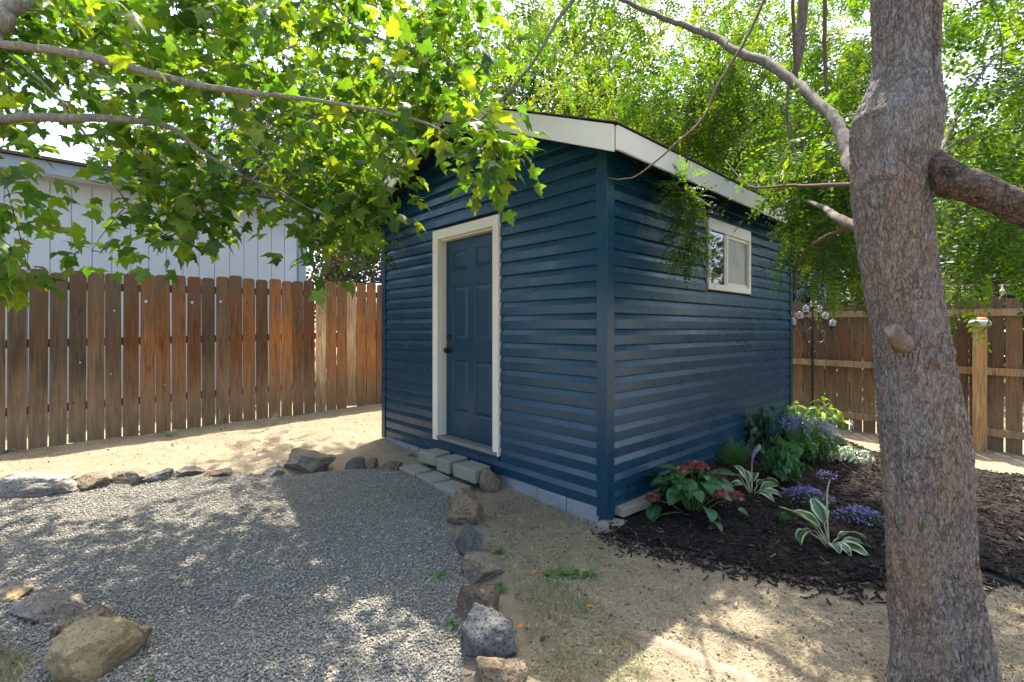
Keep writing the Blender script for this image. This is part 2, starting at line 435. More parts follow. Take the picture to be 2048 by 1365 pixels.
def mat_bark(name, grey, brown, dark, vs=(5, 5, 1.6), sc=9.0, bs=.9, bd=.03, cracks=False):
    m, nt, out = newmat(name)
    v = objco(nt, vs)
    n1 = tex(nt, v, sc, 6, .65, .8); n2 = tex(nt, objco(nt, (1.3, 1.3, .5)), 4.5, 4, .6); n3 = tex(nt, v, sc * 4, 4, .65, .3)
    rid = ramp(nt, n1, [(.38, 0), (.52, .55), (.62, 1)])
    c = mixc(nt, rid, dark, grey)
    f = N(nt, 'ShaderNodeMath', {0: ramp(nt, n2, [(.44, .12), (.66, .75)]), 1: ramp(nt, n3, [(.4, 0), (.6, 1)])}, operation='MULTIPLY').outputs[0]
    c = mixc(nt, f, c, brown)
    c = mixc(nt, ramp(nt, tex(nt, v, sc*1.9, 3), [(.56, 0), (.7, .55)]), c, tuple(min(1, x*1.5) for x in grey))
    hgt = bump(nt, n3, .55, bd * .4, bump(nt, n1, bs, bd))
    if cracks:
        wv = N(nt, 'ShaderNodeVectorMath', {0: objco(nt, (44, 44, 12)), 1: N(nt, 'ShaderNodeVectorMath', {0: N(nt, 'ShaderNodeTexNoise', {'Vector': objco(nt, (1, 1, .5)), 'Scale': 26.0, 'Detail': 4.0}).outputs['Color'], 1: (3.2, 3.2, 2.0)}, operation='MULTIPLY').outputs[0]}, operation='ADD').outputs[0]
        ed = N(nt, 'ShaderNodeTexVoronoi', {'Vector': wv, 'Scale': 1.0}, feature='DISTANCE_TO_EDGE').outputs['Distance']
        ck = ramp(nt, ed, [(.0, 0), (.10, .8), (.3, 1)])
        gate = ramp(nt, tex(nt, objco(nt), 5.5, 4, .6), [(.36, .95), (.6, .25)])
        inv = N(nt, 'ShaderNodeMath', {0: N(nt, 'ShaderNodeMath', {0: 1.0, 1: ck}, operation='SUBTRACT').outputs[0], 1: gate}, operation='MULTIPLY').outputs[0]
        c = mixc(nt, inv, c, mixc(nt, ramp(nt, n2, [(.5, 0), (.7, 1)]), dark, tuple(x * .7 for x in brown)))
        tone = tex(nt, objco(nt, (2.6, 2.6, .55)), 2.0, 3, .5, .3)
        c = mixc(nt, ramp(nt, tone, [(.36, 0), (.62, 1)]), mixc(nt, 1.0, c, (1.0, .91, .82), 'MULTIPLY'), mixc(nt, 1.0, c, (1.02, 1.04, 1.08), 'MULTIPLY'))
        wound = tex(nt, objco(nt, (6.5, 6.5, 2.0)), 1.7, 5, .6, .5)
        c = mixc(nt, ramp(nt, wound, [(.66, 0), (.685, .8)]), c, (.40, .22, .11))
        hgt = bump(nt, ramp(nt, wound, [(.655, 1), (.685, 0)]), .5, .01, hgt)
        hgt = bump(nt, N(nt, 'ShaderNodeMath', {0: 1.0, 1: inv}, operation='SUBTRACT').outputs[0], .9, .02, hgt)
    bsdf(nt, out, c, .88, hgt, .2)
    return m
M_BARK = mat_bark('flaky_grey_brown_bark', (.37, .36, .345), (.36, .24, .155), (.15, .135, .12), (5.5, 5.5, 2.3), 19.0, 1.0, .022, True)
M_BARK_DARK = mat_bark('dark_rough_dead_bark', (.20, .165, .135), (.26, .12, .055), (.05, .037, .03), (3, 3, 6), 12.0, 1.0, .03, True)
M_BARK_LIMB = mat_bark('grey_brown_branch_bark', (.19, .175, .15), (.15, .11, .075), (.09, .075, .06), (6, 6, 2), 8, .4, .006)
M_BARK_FINE = mat_bark('smooth_grey_branch_bark', (.26, .245, .215), (.20, .16, .11), (.13, .115, .095), (6, 6, 2), 8, .3, .006)
M_TWIG = mat_simple('brown_twig', (.115, .075, .048), .85, .2, 0, .4, 30)
M_ROOT = mat_bark('smooth_tan_root_bark', (.34, .27, .19), (.29, .21, .135), (.24, .18, .12), (3, 3, 3), 5, .35, .01)

# ================================================================== THE SETTING
def grid_sheet(name, xs, ys, mat, dz=0.0, poly=None, kind='structure', zfun=None):
    X, Y = np.meshgrid(xs, ys)
    Z = gz_np(X, Y) + dz
    if zfun is not None: Z = Z + zfun(X, Y)
    V = np.stack([X, Y, Z], -1).reshape(-1, 3)
    nx, ny = len(xs), len(ys)
    i = np.arange(nx - 1); j = np.arange(ny - 1)
    I, J = np.meshgrid(i, j); a = (J * nx + I).ravel()
    F = np.stack([a, a + 1, a + nx + 1, a + nx], 1)
    if poly is not None:
        c = V[F].mean(1)
        F = F[in_poly(c[:, 0], c[:, 1], poly)]
        u, inv = np.unique(F.ravel(), return_inverse=True)
        V = V[u]; F = inv.reshape(-1, 4)
    o = link(name, np_mesh(name, V, F, smooth=True), mat)
    return tag(o, kind=kind)

far = np.array([9.5, 10.5, 12, 15, 20, 30, 60, 150, 400, 900])
xs = np.concatenate([-far[::-1], np.linspace(-9, 9, 241), far])
ys = np.concatenate([[-900, -300, -80, -30, -12, -6, -4], np.linspace(-3, 12, 201), [12.5, 13.5, 15, 18, 24, 35, 60, 150, 400, 900]])
grid_sheet('ground', xs, ys, M_DIRT)

gravel_px = [(-330,1060),(-60,1000),(60,992),(130,978),(270,962),(480,950),(560,956),(660,946),(740,940),(800,945),(850,972),(895,992),(905,1060),(925,1130),(950,1205),(925,1290),(925,1400)]
GRAVEL = [tuple(G(*p)[:2]) for p in gravel_px] + [(-.13, 1.5), (-.3, .6), (-1.6, .5), (-1.75, 1.45), (-2.0, 2.0), (-2.9, 2.35), (-4.6, 2.4)]
grid_sheet('gravel_bed', np.arange(-5.2, .6, .04), np.arange(.4, 5.2, .04), M_GRAVELBED, .006, GRAVEL)
mulch_px = [(1216,1062),(1262,1085),(1350,1100),(1420,1125),(1530,1145),(1640,1158),(1760,1172),(1880,1160),(1975,1150),(2070,1190),(2300,1200),(2300,985),(2060,955),(1960,945),(1880,925),(1740,908),(1690,890),(1640,870),(1590,850)]
MULCH = [tuple(G(*p)[:2]) for p in mulch_px]
MULCH += [(3.45, 5.95), (2.0, 4.63), (.70, 3.42)]
def mulch_rise(X, Y):
    d = -((X - .657) * -math.sin(math.atan2(.680, .733)) + (Y - 3.352) * math.cos(math.atan2(.680, .733)))
    t = (X - .657) * math.cos(math.atan2(.680, .733)) + (Y - 3.352) * math.sin(math.atan2(.680, .733))
    up = .13 * np.exp(-np.clip(d, 0, 9) / .38) * np.clip((t - .45) / .8, 0, 1)
    return up + 0.018 + 0.012*np.sin(X*3.1)*np.sin(Y*2.7) + 0.006*np.sin(X*23+Y*9)*np.sin(Y*21)
grid_sheet('mulch_bed', np.arange(.3, 6.2, .04), np.arange(2.2, 6.4, .04), M_MULCHBED, .004, MULCH, zfun=mulch_rise)

# --- pebbles: tens of thousands of small rounded stones
def ico(sub=1):
    bm = bmesh.new(); bmesh.ops.create_icosphere(bm, subdivisions=sub, radius=1.0)
    v = np.array([x.co[:] for x in bm.verts]); f = np.array([[w.index for w in q.verts] for q in bm.faces]); bm.free(); return v, f
ico1 = ico(1); ico2 = ico(2)
octa = (np.array([(1,0,0),(-1,0,0),(0,1,0),(0,-1,0),(0,0,1),(0,0,-1)], float), np.array([(0,2,4),(2,1,4),(1,3,4),(3,0,4),(2,0,5),(1,2,5),(3,1,5),(0,3,5)]))
def pebbles():
    Vs, Fs, Cs, off = [], [], [], 0
    for (y0, y1, dens, proto, r) in ((1.2, 2.3, 17000, ico1, .0052), (2.3, 5.0, 12500, octa, .0066)):
        n = int(dens * 5.0 * (y1 - y0))
        x = rng.uniform(-4.6, .4, n); y = rng.uniform(y0, y1, n)
        k = in_poly(x, y, GRAVEL) & (np.abs(x) < y * 1.12 + .15)
        x = x[k]; y = y[k]; n = len(x)
        s = r * rng.lognormal(0, .28, n)
        sc_ = np.stack([s * rng.uniform(.85, 1.35, n), s * rng.uniform(.8, 1.1, n), s * rng.uniform(.5, .8, n)], 1)
        tilt = rand_rot(n); az = rng.uniform(0, 2*np.pi, n)
        Rz = np.zeros((n, 3, 3)); Rz[:, 0, 0] = np.cos(az); Rz[:, 0, 1] = -np.sin(az); Rz[:, 1, 0] = np.sin(az); Rz[:, 1, 1] = np.cos(az); Rz[:, 2, 2] = 1
        Rt = Rz * .8 + tilt * .2
        m = Rt * sc_[:, None, :]
        pos = np.stack([x, y, gz_np(x, y) + .006 + s * .35 + rng.uniform(0, .006, n)], 1)
        base = np.array([(.25,.235,.195),(.29,.27,.22),(.35,.315,.255),(.165,.16,.145),(.31,.255,.185),(.255,.245,.19)])
        c = base[rng.choice(6, n, p=[.27,.25,.15,.15,.08,.10])] * rng.uniform(.8, 1.25, (n, 1))
        V, F, C = scatter(proto[0], proto[1], pos, m, None, c)
        Vs.append(V); Fs.append(F + off); Cs.append(C); off += len(V)
    o = link('gravel', np_mesh('gravel', np.concatenate(Vs), np.concatenate(Fs), np.concatenate(Cs), True), M_PEBBLE)
    tag(o, 'small grey rounded pebbles covering the yard before the shed', 'gravel', kind='stuff')
pebbles()

# --- bark chips on the bed
def chips():
    n = 15000
    x = rng.uniform(.35, 6.0, n); y = rng.uniform(2.2, 6.3, n)
    k = in_poly(x, y, MULCH) & (x < y * 1.13 + .1); xa, ya = x[k], y[k]
    # a loose spill past the edge
    m2 = 900
    t = rng.integers(0, 8, m2); u = rng.uniform(0, 1, m2); A = np.array(MULCH)
    q = A[t] * (1-u)[:, None] + A[t+1] * u[:, None] + rng.normal(0, .07, (m2, 2)) + np.array([-.03, -.05])
    x = np.concatenate([xa, q[:, 0]]); y = np.concatenate([ya, q[:, 1]]); n = len(x)
    L = rng.uniform(.008, .032, n); w = rng.uniform(.002, .0065, n); h = rng.uniform(.001, .004, n)
    fw = rng.normal(size=(n, 3)); fw[:, 2] *= .35
    up = np.tile([0, 0, 1.0], (n, 1)) + rng.normal(0, .35, (n, 3))
    m = frames(fw, up) * np.stack([w, L, h], 1)[:, None, :]
    inn = in_poly(x, y, MULCH)
    z = gz_np(x, y) + np.where(inn, mulch_rise(x, y) + .008, .004) + rng.uniform(0, .010, n)
    cube = (np.array([(-1,-1,-1),(1,-1,-1),(.7,1,-1),(-.6,1,-1),(-1,-1,1),(1,-1,1),(.7,1,1),(-.6,1,1)], float),
            np.array([(0,3,2,1),(4,5,6,7),(0,1,5,4),(1,2,6,5),(2,3,7,6),(3,0,4,7)]))
    base = np.array([(.014,.011,.010),(.028,.021,.017),(.05,.036,.027),(.09,.065,.05),(.16,.125,.10)])
    c = base[rng.choice(5, n, p=[.40,.32,.16,.09,.03])] * rng.uniform(.7, 1.3, (n, 1))
    V, F, C = scatter(cube[0], cube[1], np.stack([x, y, z], 1), m, None, c)
    o = link('mulch_chips', np_mesh('mulch_chips', V, F, C), M_CHIP)
    tag(o, 'dark shredded bark chips spread over the flower bed', 'mulch', kind='stuff')
chips()

# ================================================================== THE SHED
ANG = math.atan2(.680, .733)
SH = thing('garden_shed', 'navy blue clapboard garden shed with cream trim and gable roof', 'shed', (.657, 3.352, 0), ANG)
U2 = Vector((math.cos(ANG), math.sin(ANG), 0)); U1 = Vector((-math.sin(ANG), math.cos(ANG), 0)); SC0 = Vector((.657, 3.352, 0))
def S(x, y, z): return SC0 + U2 * x + U1 * y + Vector((0, 0, z))     # shed frame -> world
WF, LS, ZB, CH = 3.19, 3.78, .146, .1143
SL = .4216
def zroof(y): return 2.785 + SL * min(y, WF - y) - .045              # underside of the roof at y
T = .09                                                             # wall thickness
DY0, DY1, DZ0, DZ1 = 1.165, 2.035, .335, 2.305                      # door opening
WX0, WX1, WZ0, WZ1 = 1.545, 2.452, 1.80, 2.39                       # window opening

mb = MB()
def gprism(m, y0, y1, x0, x1, z0):
    """wall piece with its top following the roof"""
    ys_ = [y0] + ([WF/2] if y0 < WF/2 < y1 else []) + [y1]
    for a, b in zip(ys_[:-1], ys_[1:]):
        za, zb = zroof(a), zroof(b)
        v = [(x0,a,z0),(x1,a,z0),(x1,b,z0),(x0,b,z0),(x0,a,za),(x1,a,za),(x1,b,zb),(x0,b,zb)]
        m.add(v, [(0,3,2,1),(4,5,6,7),(0,1,5,4),(1,2,6,5),(2,3,7,6),(3,0,4,7)])
gprism(mb, .0, DY0, 0, T, ZB); gprism(mb, DY1, WF, 0, T, ZB); gprism(mb, DY0, DY1, 0, T, DZ1); mb.box(0, T, DY0, DY1, ZB, DZ0 - .03)
FW = mb.obj('front_wall', M_SHEATH, SH)
mb = MB(); zt = zroof(0)
mb.box(T+.002, WX0, 0, T, ZB, zt); mb.box(WX1, LS, 0, T, ZB, zt); mb.box(WX0, WX1, 0, T, ZB, WZ0); mb.box(WX0, WX1, 0, T, WZ1, zt)
SW = mb.obj('side_wall', M_SHEATH, SH)
mb = MB(); mb.box(T+.002, LS, WF - T, WF, ZB, zt); OW = mb.obj('far_side_wall', M_SIDING, SH)
mb = MB(); gprism(mb, T+.002, WF - T - .002, LS - T, LS - .002, ZB); mb.obj('back_wall', M_SIDING, SH)
mb = MB(); mb.box(T+.004, LS-T-.004, T+.004, WF-T-.004, ZB, ZB+.03); mb.obj('floor_deck', M_SILL, SH)

PROF = [(0, 0), (.0195, 0), (.0205, .004), (.0185, .58), (.0170, .61), (.0030, 1.0), (0, 1.0)]   # (out, fraction of course); lap siding with a coved top
def board(parent, a_fn, b_fn, z0, h, plane):
    """one lap board between a_fn(z) and b_fn(z); plane 'front' (faces -x) or 'side' (faces -y)"""
    v = []; f = []; n = len(PROF); jo = random.uniform(-.0015, .0015)
    for fn in (a_fn, b_fn):
        for d, t in PROF:
            zz = z0 + (t * h if d != .0205 else .004); q = fn(zz); d = d + (jo if d > .003 else 0)
            v.append((-d, q, zz) if plane == 'front' else (q, -d, zz))
    for i in range(n - 1):
        q = (i, i + 1, n + i + 1, n + i)
        f.append(q if plane == 'side' else q[::-1])
    f.append(tuple(range(n))); f.append(tuple(range(2*n - 1, n - 1, -1)))
    m = MB().add(v, f); o = m.obj('siding_board', M_SIDING, parent)
    bm = bmesh.new(); bm.from_mesh(o.data); bmesh.ops.recalc_face_normals(bm, faces=bm.faces); bm.to_mesh(o.data); bm.free()
    return o
CT = .060                                            # corner trim width
CAS0, CAS1, CASZ = 1.098, 2.112, 2.395               # outside of the door casing
z = ZB
while z < zroof(WF/2) - .03:
    ztop = min(z + CH, 9)
    lo = lambda zz: max(CT, (zz - zroof(0)) / SL + .005)
    hi = lambda zz: min(WF - CT, WF - (zz - zroof(0)) / SL - .005)
    if z > CASZ - .02 or z + CH < .30:
        if lo(z + CH) < hi(z + CH) - .02: board(FW, lo, hi, z, CH, 'front')
        elif lo(z) < hi(z) - .05:
            board(FW, lo, hi, z, max(.02, zroof(WF/2) - z - .02), 'front')
    else:
        board(FW, lo, lambda zz: CAS0 - .003, z, CH, 'front'); board(FW, lambda zz: CAS1 + .003, hi, z, CH, 'front')
    z += CH
z = ZB
while z < zt - .02:
    h = min(CH, zt - z)
    if z + CH < WZ0 - .03 or z > WZ1 + .035:
        board(SW, lambda q: CT, lambda q: LS - .05, z, h, 'side')
    else:
        board(SW, lambda q: CT, lambda q: WX0 - .028, z, h, 'side'); board(SW, lambda q: WX1 + .028, lambda q: LS - .05, z, h, 'side')
    z += CH
# board under the door sill, painted with the wall
MB().box(-.027, 0.0, CAS0 + .01, CAS1 - .01, .262, .300).obj('sill_trim', M_SIDING, SH, bevel=.003)
# corner posts
mb = MB(); mb.add([(-.031,-.031,0),(CT,-.031,0),(CT,-.002,0),(-.002,-.002,0),(-.002,CT,0),(-.031,CT,0)] + [(-.031,-.031,1),(CT,-.031,1),(CT,-.002,1),(-.002,-.002,1),(-.002,CT,1),(-.031,CT,1)],
    [(0,1,7,6),(1,2,8,7),(2,3,9,8),(3,4,10,9),(4,5,11,10),(5,0,6,11),(0,5,4,3),(0,3,2,1),(6,7,8,9),(6,9,10,11)])
mb.v = [(a, b, .088 if c == 0 else 2.70) for a, b, c in mb.v]
mb.obj('corner_trim', M_SIDING, SH, bevel=.004)
MB().box(-.030, -.0005, WF - CT + .002, WF + .02, .12, 2.72).obj('corner_trim', M_SIDING, SH, bevel=.003)
MB().box(LS - .048, LS + .02, -.030, -.0005, .08, 2.70).obj('corner_trim', M_SIDING, SH, bevel=.003)

# roof: two slopes, rake and eave boards
OV = .25
def slope_slab(m, y0, y1, x0, x1, z0, z1, th):
    v = [(x0,y0,z0),(x1,y0,z0),(x1,y1,z1),(x0,y1,z1),(x0,y0,z0-th),(x1,y0,z0-th),(x1,y1,z1-th),(x0,y1,z1-th)]
    return m.add(v, [(0,1,2,3),(7,6,5,4),(4,5,1,0),(5,6,2,1),(6,7,3,2),(7,4,0,3)])
ZE, ZP = 2.68, 2.785 + SL * WF / 2
for sgn in (0, 1):
    m1 = MB()
    ya = -OV if sgn == 0 else WF + OV
    slope_slab(m1, ya, WF/2, -OV, LS + OV, ZE, ZP, .035)
    rp = m1.obj('roof_slope', M_SHEATH, SH)
    m2 = MB()
    yb = ya - .03 if sgn == 0 else ya + .03
    slope_slab(m2, yb, WF/2, -OV - .03, LS + OV + .03, ZE - .012 + .012, ZP + .012, .011)
    # overlapping shingle courses
    k = 0
    while k < 13:
        t0, t1 = k/13, min(1, (k + 1.15)/13)
        y0 = yb + (WF/2 - yb) * t0; y1 = yb + (WF/2 - yb) * t1
        zz0 = ZE + .001 + (ZP + .004 - ZE) * t0; zz1 = ZE + .001 + (ZP + .004 - ZE) * t1
        m3 = MB(); slope_slab(m3, y0, y1, -OV - .03, LS + OV + .03, zz0 + .006, zz1 + .001, .006)
        m3.obj('shingle_course', M_SHINGLE, rp); k += 1
    # rake board
    v = []
    for xx in (-OV - .02, -OV):
        v += [(xx, ya, ZE - .002), (xx, WF/2, ZP - .002), (xx, WF/2, ZP - .172), (xx, ya, ZE - .172)]
    o = MB().add(v, [(0,1,2,3),(7,6,5,4),(0,4,5,1),(1,5,6,2),(2,6,7,3),(3,7,4,0)]).obj('rake_board', M_TRIM, SH)
    bm = bmesh.new(); bm.from_mesh(o.data); bmesh.ops.recalc_face_normals(bm, faces=bm.faces); bm.to_mesh(o.data); bm.free()
    o.modifiers.new('bevel', 'BEVEL').width = .003
    # eave board
    if sgn == 0: MB().box(-OV + .001, LS + OV, -OV - .021, -OV - .001, ZE - .158, ZE - .006).obj('eave_board', M_TRIM, SH, bevel=.003)
    else: MB().box(-OV + .001, LS + OV, WF + OV + .001, WF + OV + .021, ZE - .158, ZE - .006).obj('eave_board', M_TRIM, SH, bevel=.003)
    # rafter tails
    for q in range(7):
        xx = .0 + q * .62
        a, b = (-OV + .002, -.03) if sgn == 0 else (WF + OV - .002, WF + .03)
        za, zb_ = ZE - .037, ZE - .037 + SL * abs(b - a)
        m4 = MB(); v = [(xx,a,za),(xx+.04,a,za),(xx+.04,b,zb_),(xx,b,zb_),(xx,a,za-.09),(xx+.04,a,za-.09),(xx+.04,b,zb_-.09),(xx,b,zb_-.09)]
        m4.add(v, [(0,1,2,3),(7,6,5,4),(4,5,1,0),(5,6,2,1),(6,7,3,2),(7,4,0,3)]).obj('rafter_tail', M_SHEATH, SH)

# door
cz0 = .30
MB().box(-.040, -.002, CAS0, DY0 + .012, cz0, CASZ).obj('door_casing', M_TRIM, SH, bevel=.004)
MB().box(-.040, -.002, DY1 - .012, CAS1, cz0 - .012, CASZ).obj('door_casing', M_TRIM, SH, bevel=.004)
MB().box(-.040, -.002, DY0 + .0125, DY1 - .0125, DZ1 - .005, CASZ - .001).obj('door_casing', M_TRIM, SH, bevel=.004)
MB().box(-.001, T, DY0, DY0 + .02, DZ0, DZ1).obj('door_jamb', M_TRIM, SH)
MB().box(-.001, T, DY1 - .02, DY1, DZ0, DZ1).obj('door_jamb', M_TRIM, SH)
MB().box(-.001, T, DY0 + .0205, DY1 - .0205, DZ1 - .02, DZ1).obj('door_jamb', M_TRIM, SH)
MB().box(-.045, T, DY0 - .05, DY1 + .0, .302, DZ0).obj('door_sill', M_SILL, SH, bevel=.005)
d0, d1, dz0, dz1 = DY0 + .023, DY1 - .023, DZ0 + .006, DZ1 - .023
DX = .062
rows = [.235, .527, .195, .539, .151, .198]          # from the bottom: rail, panel, rail, panel, rail, panel
st = .108; mw = .10; pw = (d1 - d0 - 2*st - mw) / 2
cols = [(d0 + st, d0 + st + pw), (d0 + st + pw + mw, d1 - st)]
mb = MB(); zc = dz0; panels = []
k = (dz1 - dz0) / 1.955
for i, r in enumerate(rows + [.11]):
    r *= k
    if i % 2 == 0: mb.box(DX, DX + .035, d0 + st, d1 - st, zc, zc + r)
    else:
        mb.box(DX, DX + .035, cols[0][1], cols[1][0], zc, zc + r)
        for c in cols: panels.append((c[0], c[1], zc, zc + r))
    zc += r
mb.box(DX, DX + .035, d0, d0 + st, dz0, dz1); mb.box(DX, DX + .035, d1 - st, d1, dz0, dz1)
DOOR = mb.obj('door', M_DOOR, SH)
for (a, b, z0, z1) in panels:
    v = []; ins = [(0, .0), (.012, .011), (.020, .011), (.048, .002)]
    for e, dep in ins:
        v += [(DX + dep, a + e, z0 + e), (DX + dep, b - e, z0 + e), (DX + dep, b - e, z1 - e), (DX + dep, a + e, z1 - e)]
    f = [(12, 15, 14, 13)]
    for q in range(3):
        for i in range(4):
            j = (i + 1) % 4; f.append((q*4+i, q*4+4+i, q*4+4+j, q*4+j))
    MB().add(v, f).obj('door_panel', M_DOOR, DOOR)
mb = MB(); ky, kz = d1 - .062, 1.19
prof = [(.032, 0), (.032, .006), (.014, .010), (.012, .03), (.024, .036), (.028, .048), (.024, .060), (.010, .064)]
mb.lathe(prof, n=20); mb.v = [(DX - .001 - p[2], ky + p[0], kz + p[1]) for p in mb.v]
mb.f = [q[::-1] for q in mb.f]
mb.obj('door_knob', M_DARKMETAL, DOOR)
mb = MB(); hz_ = 1.335
mb.box(DX - .008, DX - .001, d1 - .075, d1 - .010, hz_ - .012, hz_ + .014)
mb.tube([(DX-.006, d1-.02, hz_+.005), (DX-.022, d1-.055, hz_+.008), (DX-.022, d1-.10, hz_+.008), (DX-.02, d1-.13, hz_+.005)], .004, 6)
ring = [(DX-.022, d1-.085+.014*math.sin(a), hz_-.018+.026*math.cos(a)) for a in np.linspace(0, 2*math.pi, 13)]
mb.tube(ring, .0035, 6)
mb.obj('door_latch', M_DARKMETAL, DOOR)

# window
mb = MB(); fx = -.036
WIN = thing('window', 'x', 'y'); del WIN['label']; del WIN['category']; WIN.parent = SH
MB().box(WX0 - .028, WX1 + .028, fx, -.001, WZ1 - .075, WZ1 + .03).obj('window_frame', M_VINYL, WIN, bevel=.003)
MB().box(WX0 - .028, WX1 + .028, fx, -.001, WZ0 - .035, WZ0 + .022).obj('window_frame', M_VINYL, WIN, bevel=.003)
MB().box(WX0 - .028, WX0 + .012, fx, -.001, WZ0 + .0225, WZ1 - .0755).obj('window_frame', M_VINYL, WIN, bevel=.003)
MB().box(WX1 - .012, WX1 + .028, fx, -.001, WZ0 + .0225, WZ1 - .0755).obj('window_frame', M_VINYL, WIN, bevel=.003)
xm = WX0 + .335
MB().box(xm, xm + .022, -.020, .05, WZ0 + .0225, WZ1 - .0755).obj('window_mullion', M_VINYL, WIN, bevel=.002)
MB().box(xm + .024, xm + .062, -.028, .035, WZ0 + .0228, WZ1 - .0758).obj('window_mullion', M_VINYL, WIN, bevel=.002)
MB().box(xm + .0625, WX1 - .0125, -.012, .02, WZ0 + .0228, WZ0 + .055).obj('sash_rail', M_VINYL, WIN, bevel=.002)
MB().box(xm + .0625, WX1 - .0125, -.012, .02, WZ1 - .105, WZ1 - .0758).obj('sash_rail', M_VINYL, WIN, bevel=.002)
MB().box(WX0 + .0125, xm - .001, -.012, -.007, WZ0 + .0225, WZ1 - .0755).obj('window_pane', M_GLASS, WIN)
tag(MB().box(xm + .0625, WX1 - .0125, .001, .006, WZ0 + .0555, WZ1 - .1055).obj('window_pane', M_FROST, WIN), 'frosted pale window pane')
# dark sheet added for the unlit room's gloom, so that the pane mirrors the trees
MB().box(WX0 + .013, xm - .002, .0, .004, WZ0 + .02, WZ1 - .07).obj('dark_pane_back', M_SHEATH, WIN)

# foundation blocks
def block(name, x0, x1, y0, y1, z0, z1, mat, parent, jit=.004, rot=0):
    cx, cy, cz = (x0+x1)/2, (y0+y1)/2, (z0+z1)/2
    m = MB().box(x0-cx, x1-cx, y0-cy, y1-cy, z0-cz, z1-cz)
    m.v = [tuple(c + random.uniform(-jit, jit) for c in p) for p in m.v]
    return m.obj(name, mat, parent, (cx, cy, cz), (random.uniform(-.02,.02), random.uniform(-.02,.02), rot), bevel=.006)
y = .05
while y < WF - .05:
    w = random.choice([.19, .22, .30, .38]); y2 = min(y + w, WF - .02)
    if y < .95 or y > 2.2:
        if random.random() < .55 and y > .42:
            block('foundation_block', -.016, .10, y, y2 - .008, .068, ZB - .004, M_BLUECONC, SH); block('foundation_block', -.03, .09, y + .03, y2 + .02, -.06, .062, M_BLUECONC, SH, .006)
        else: block('foundation_block', -.012 if y > .4 else -.022, .10, y, y2 - .008, -.06, ZB - .004, M_BLUECONC, SH)
    else: block('foundation_block', .0, .10, y, y2 - .008, -.06, ZB - .004, M_BLUECONC, SH)
    y = y2
x = .13
while x < LS:
    x2 = x + random.choice([.3, .38, .4]); block('foundation_block', x, min(x2 - .01, LS), .01, .12, -.06, ZB - .004, M_BLUECONC, SH); x = x2
block('foundation_block', -.10, .09, -.12, .02, -.02, .075, M_CONCRETE, SH, .02, .3)
block('foundation_block', .10, .46, -.075, .005, .068, .135, M_CONCRETE, SH, .008, -.03)

# step blocks before the door: three upper, three sunk flush with the ground
def step_block(px, py, rz, w0, w1, dep, h, top, label):
    g = P(px, py, 4.3); Y = (CAMZ - top) * FPX / (py - HZ); c = Vector(((px-1024)/FPX*Y, Y, top - h))
    m = MB(); a, b, d = w0/2, w1/2, dep/2
    v = [(-d,-a,0),(d,-b,0),(d,b,0),(-d,a,0),(-d-.004,-a,h),(d,-b,h),(d,b,h),(-d-.004,a,h)]
    m.add(v, [(0,3,2,1),(4,5,6,7),(0,1,5,4),(1,2,6,5),(2,3,7,6),(3,0,4,7)])
    o = m.obj('step_block', M_CONCRETE, None, c, (random.uniform(-.03,.03), random.uniform(-.03,.03), ANG + rz), bevel=.012)
    tag(o, label, 'concrete block', 'concrete step blocks at the shed door')
step_block(871, 903, .03, .29, .24, .20, .105, .215, 'upper concrete step block nearest the left door casing')
step_block(905, 915, -.02, .21, .20, .22, .12, .215, 'middle block of the upper concrete step row')
step_block(945, 930, .05, .30, .25, .20, .115, .215, 'upper concrete step block nearest the right door casing')
step_block(831, 936, .02, .28, .24, .19, .09, .105, 'leftmost of the three low concrete blocks set in the gravel edge')
step_block(868, 952, -.04, .29, .24, .20, .09, .100, 'middle of the three low concrete blocks set in the gravel edge')
step_block(906, 970, .04, .30, .25, .19, .09, .095, 'low concrete block closest to the lumpy brown rock')

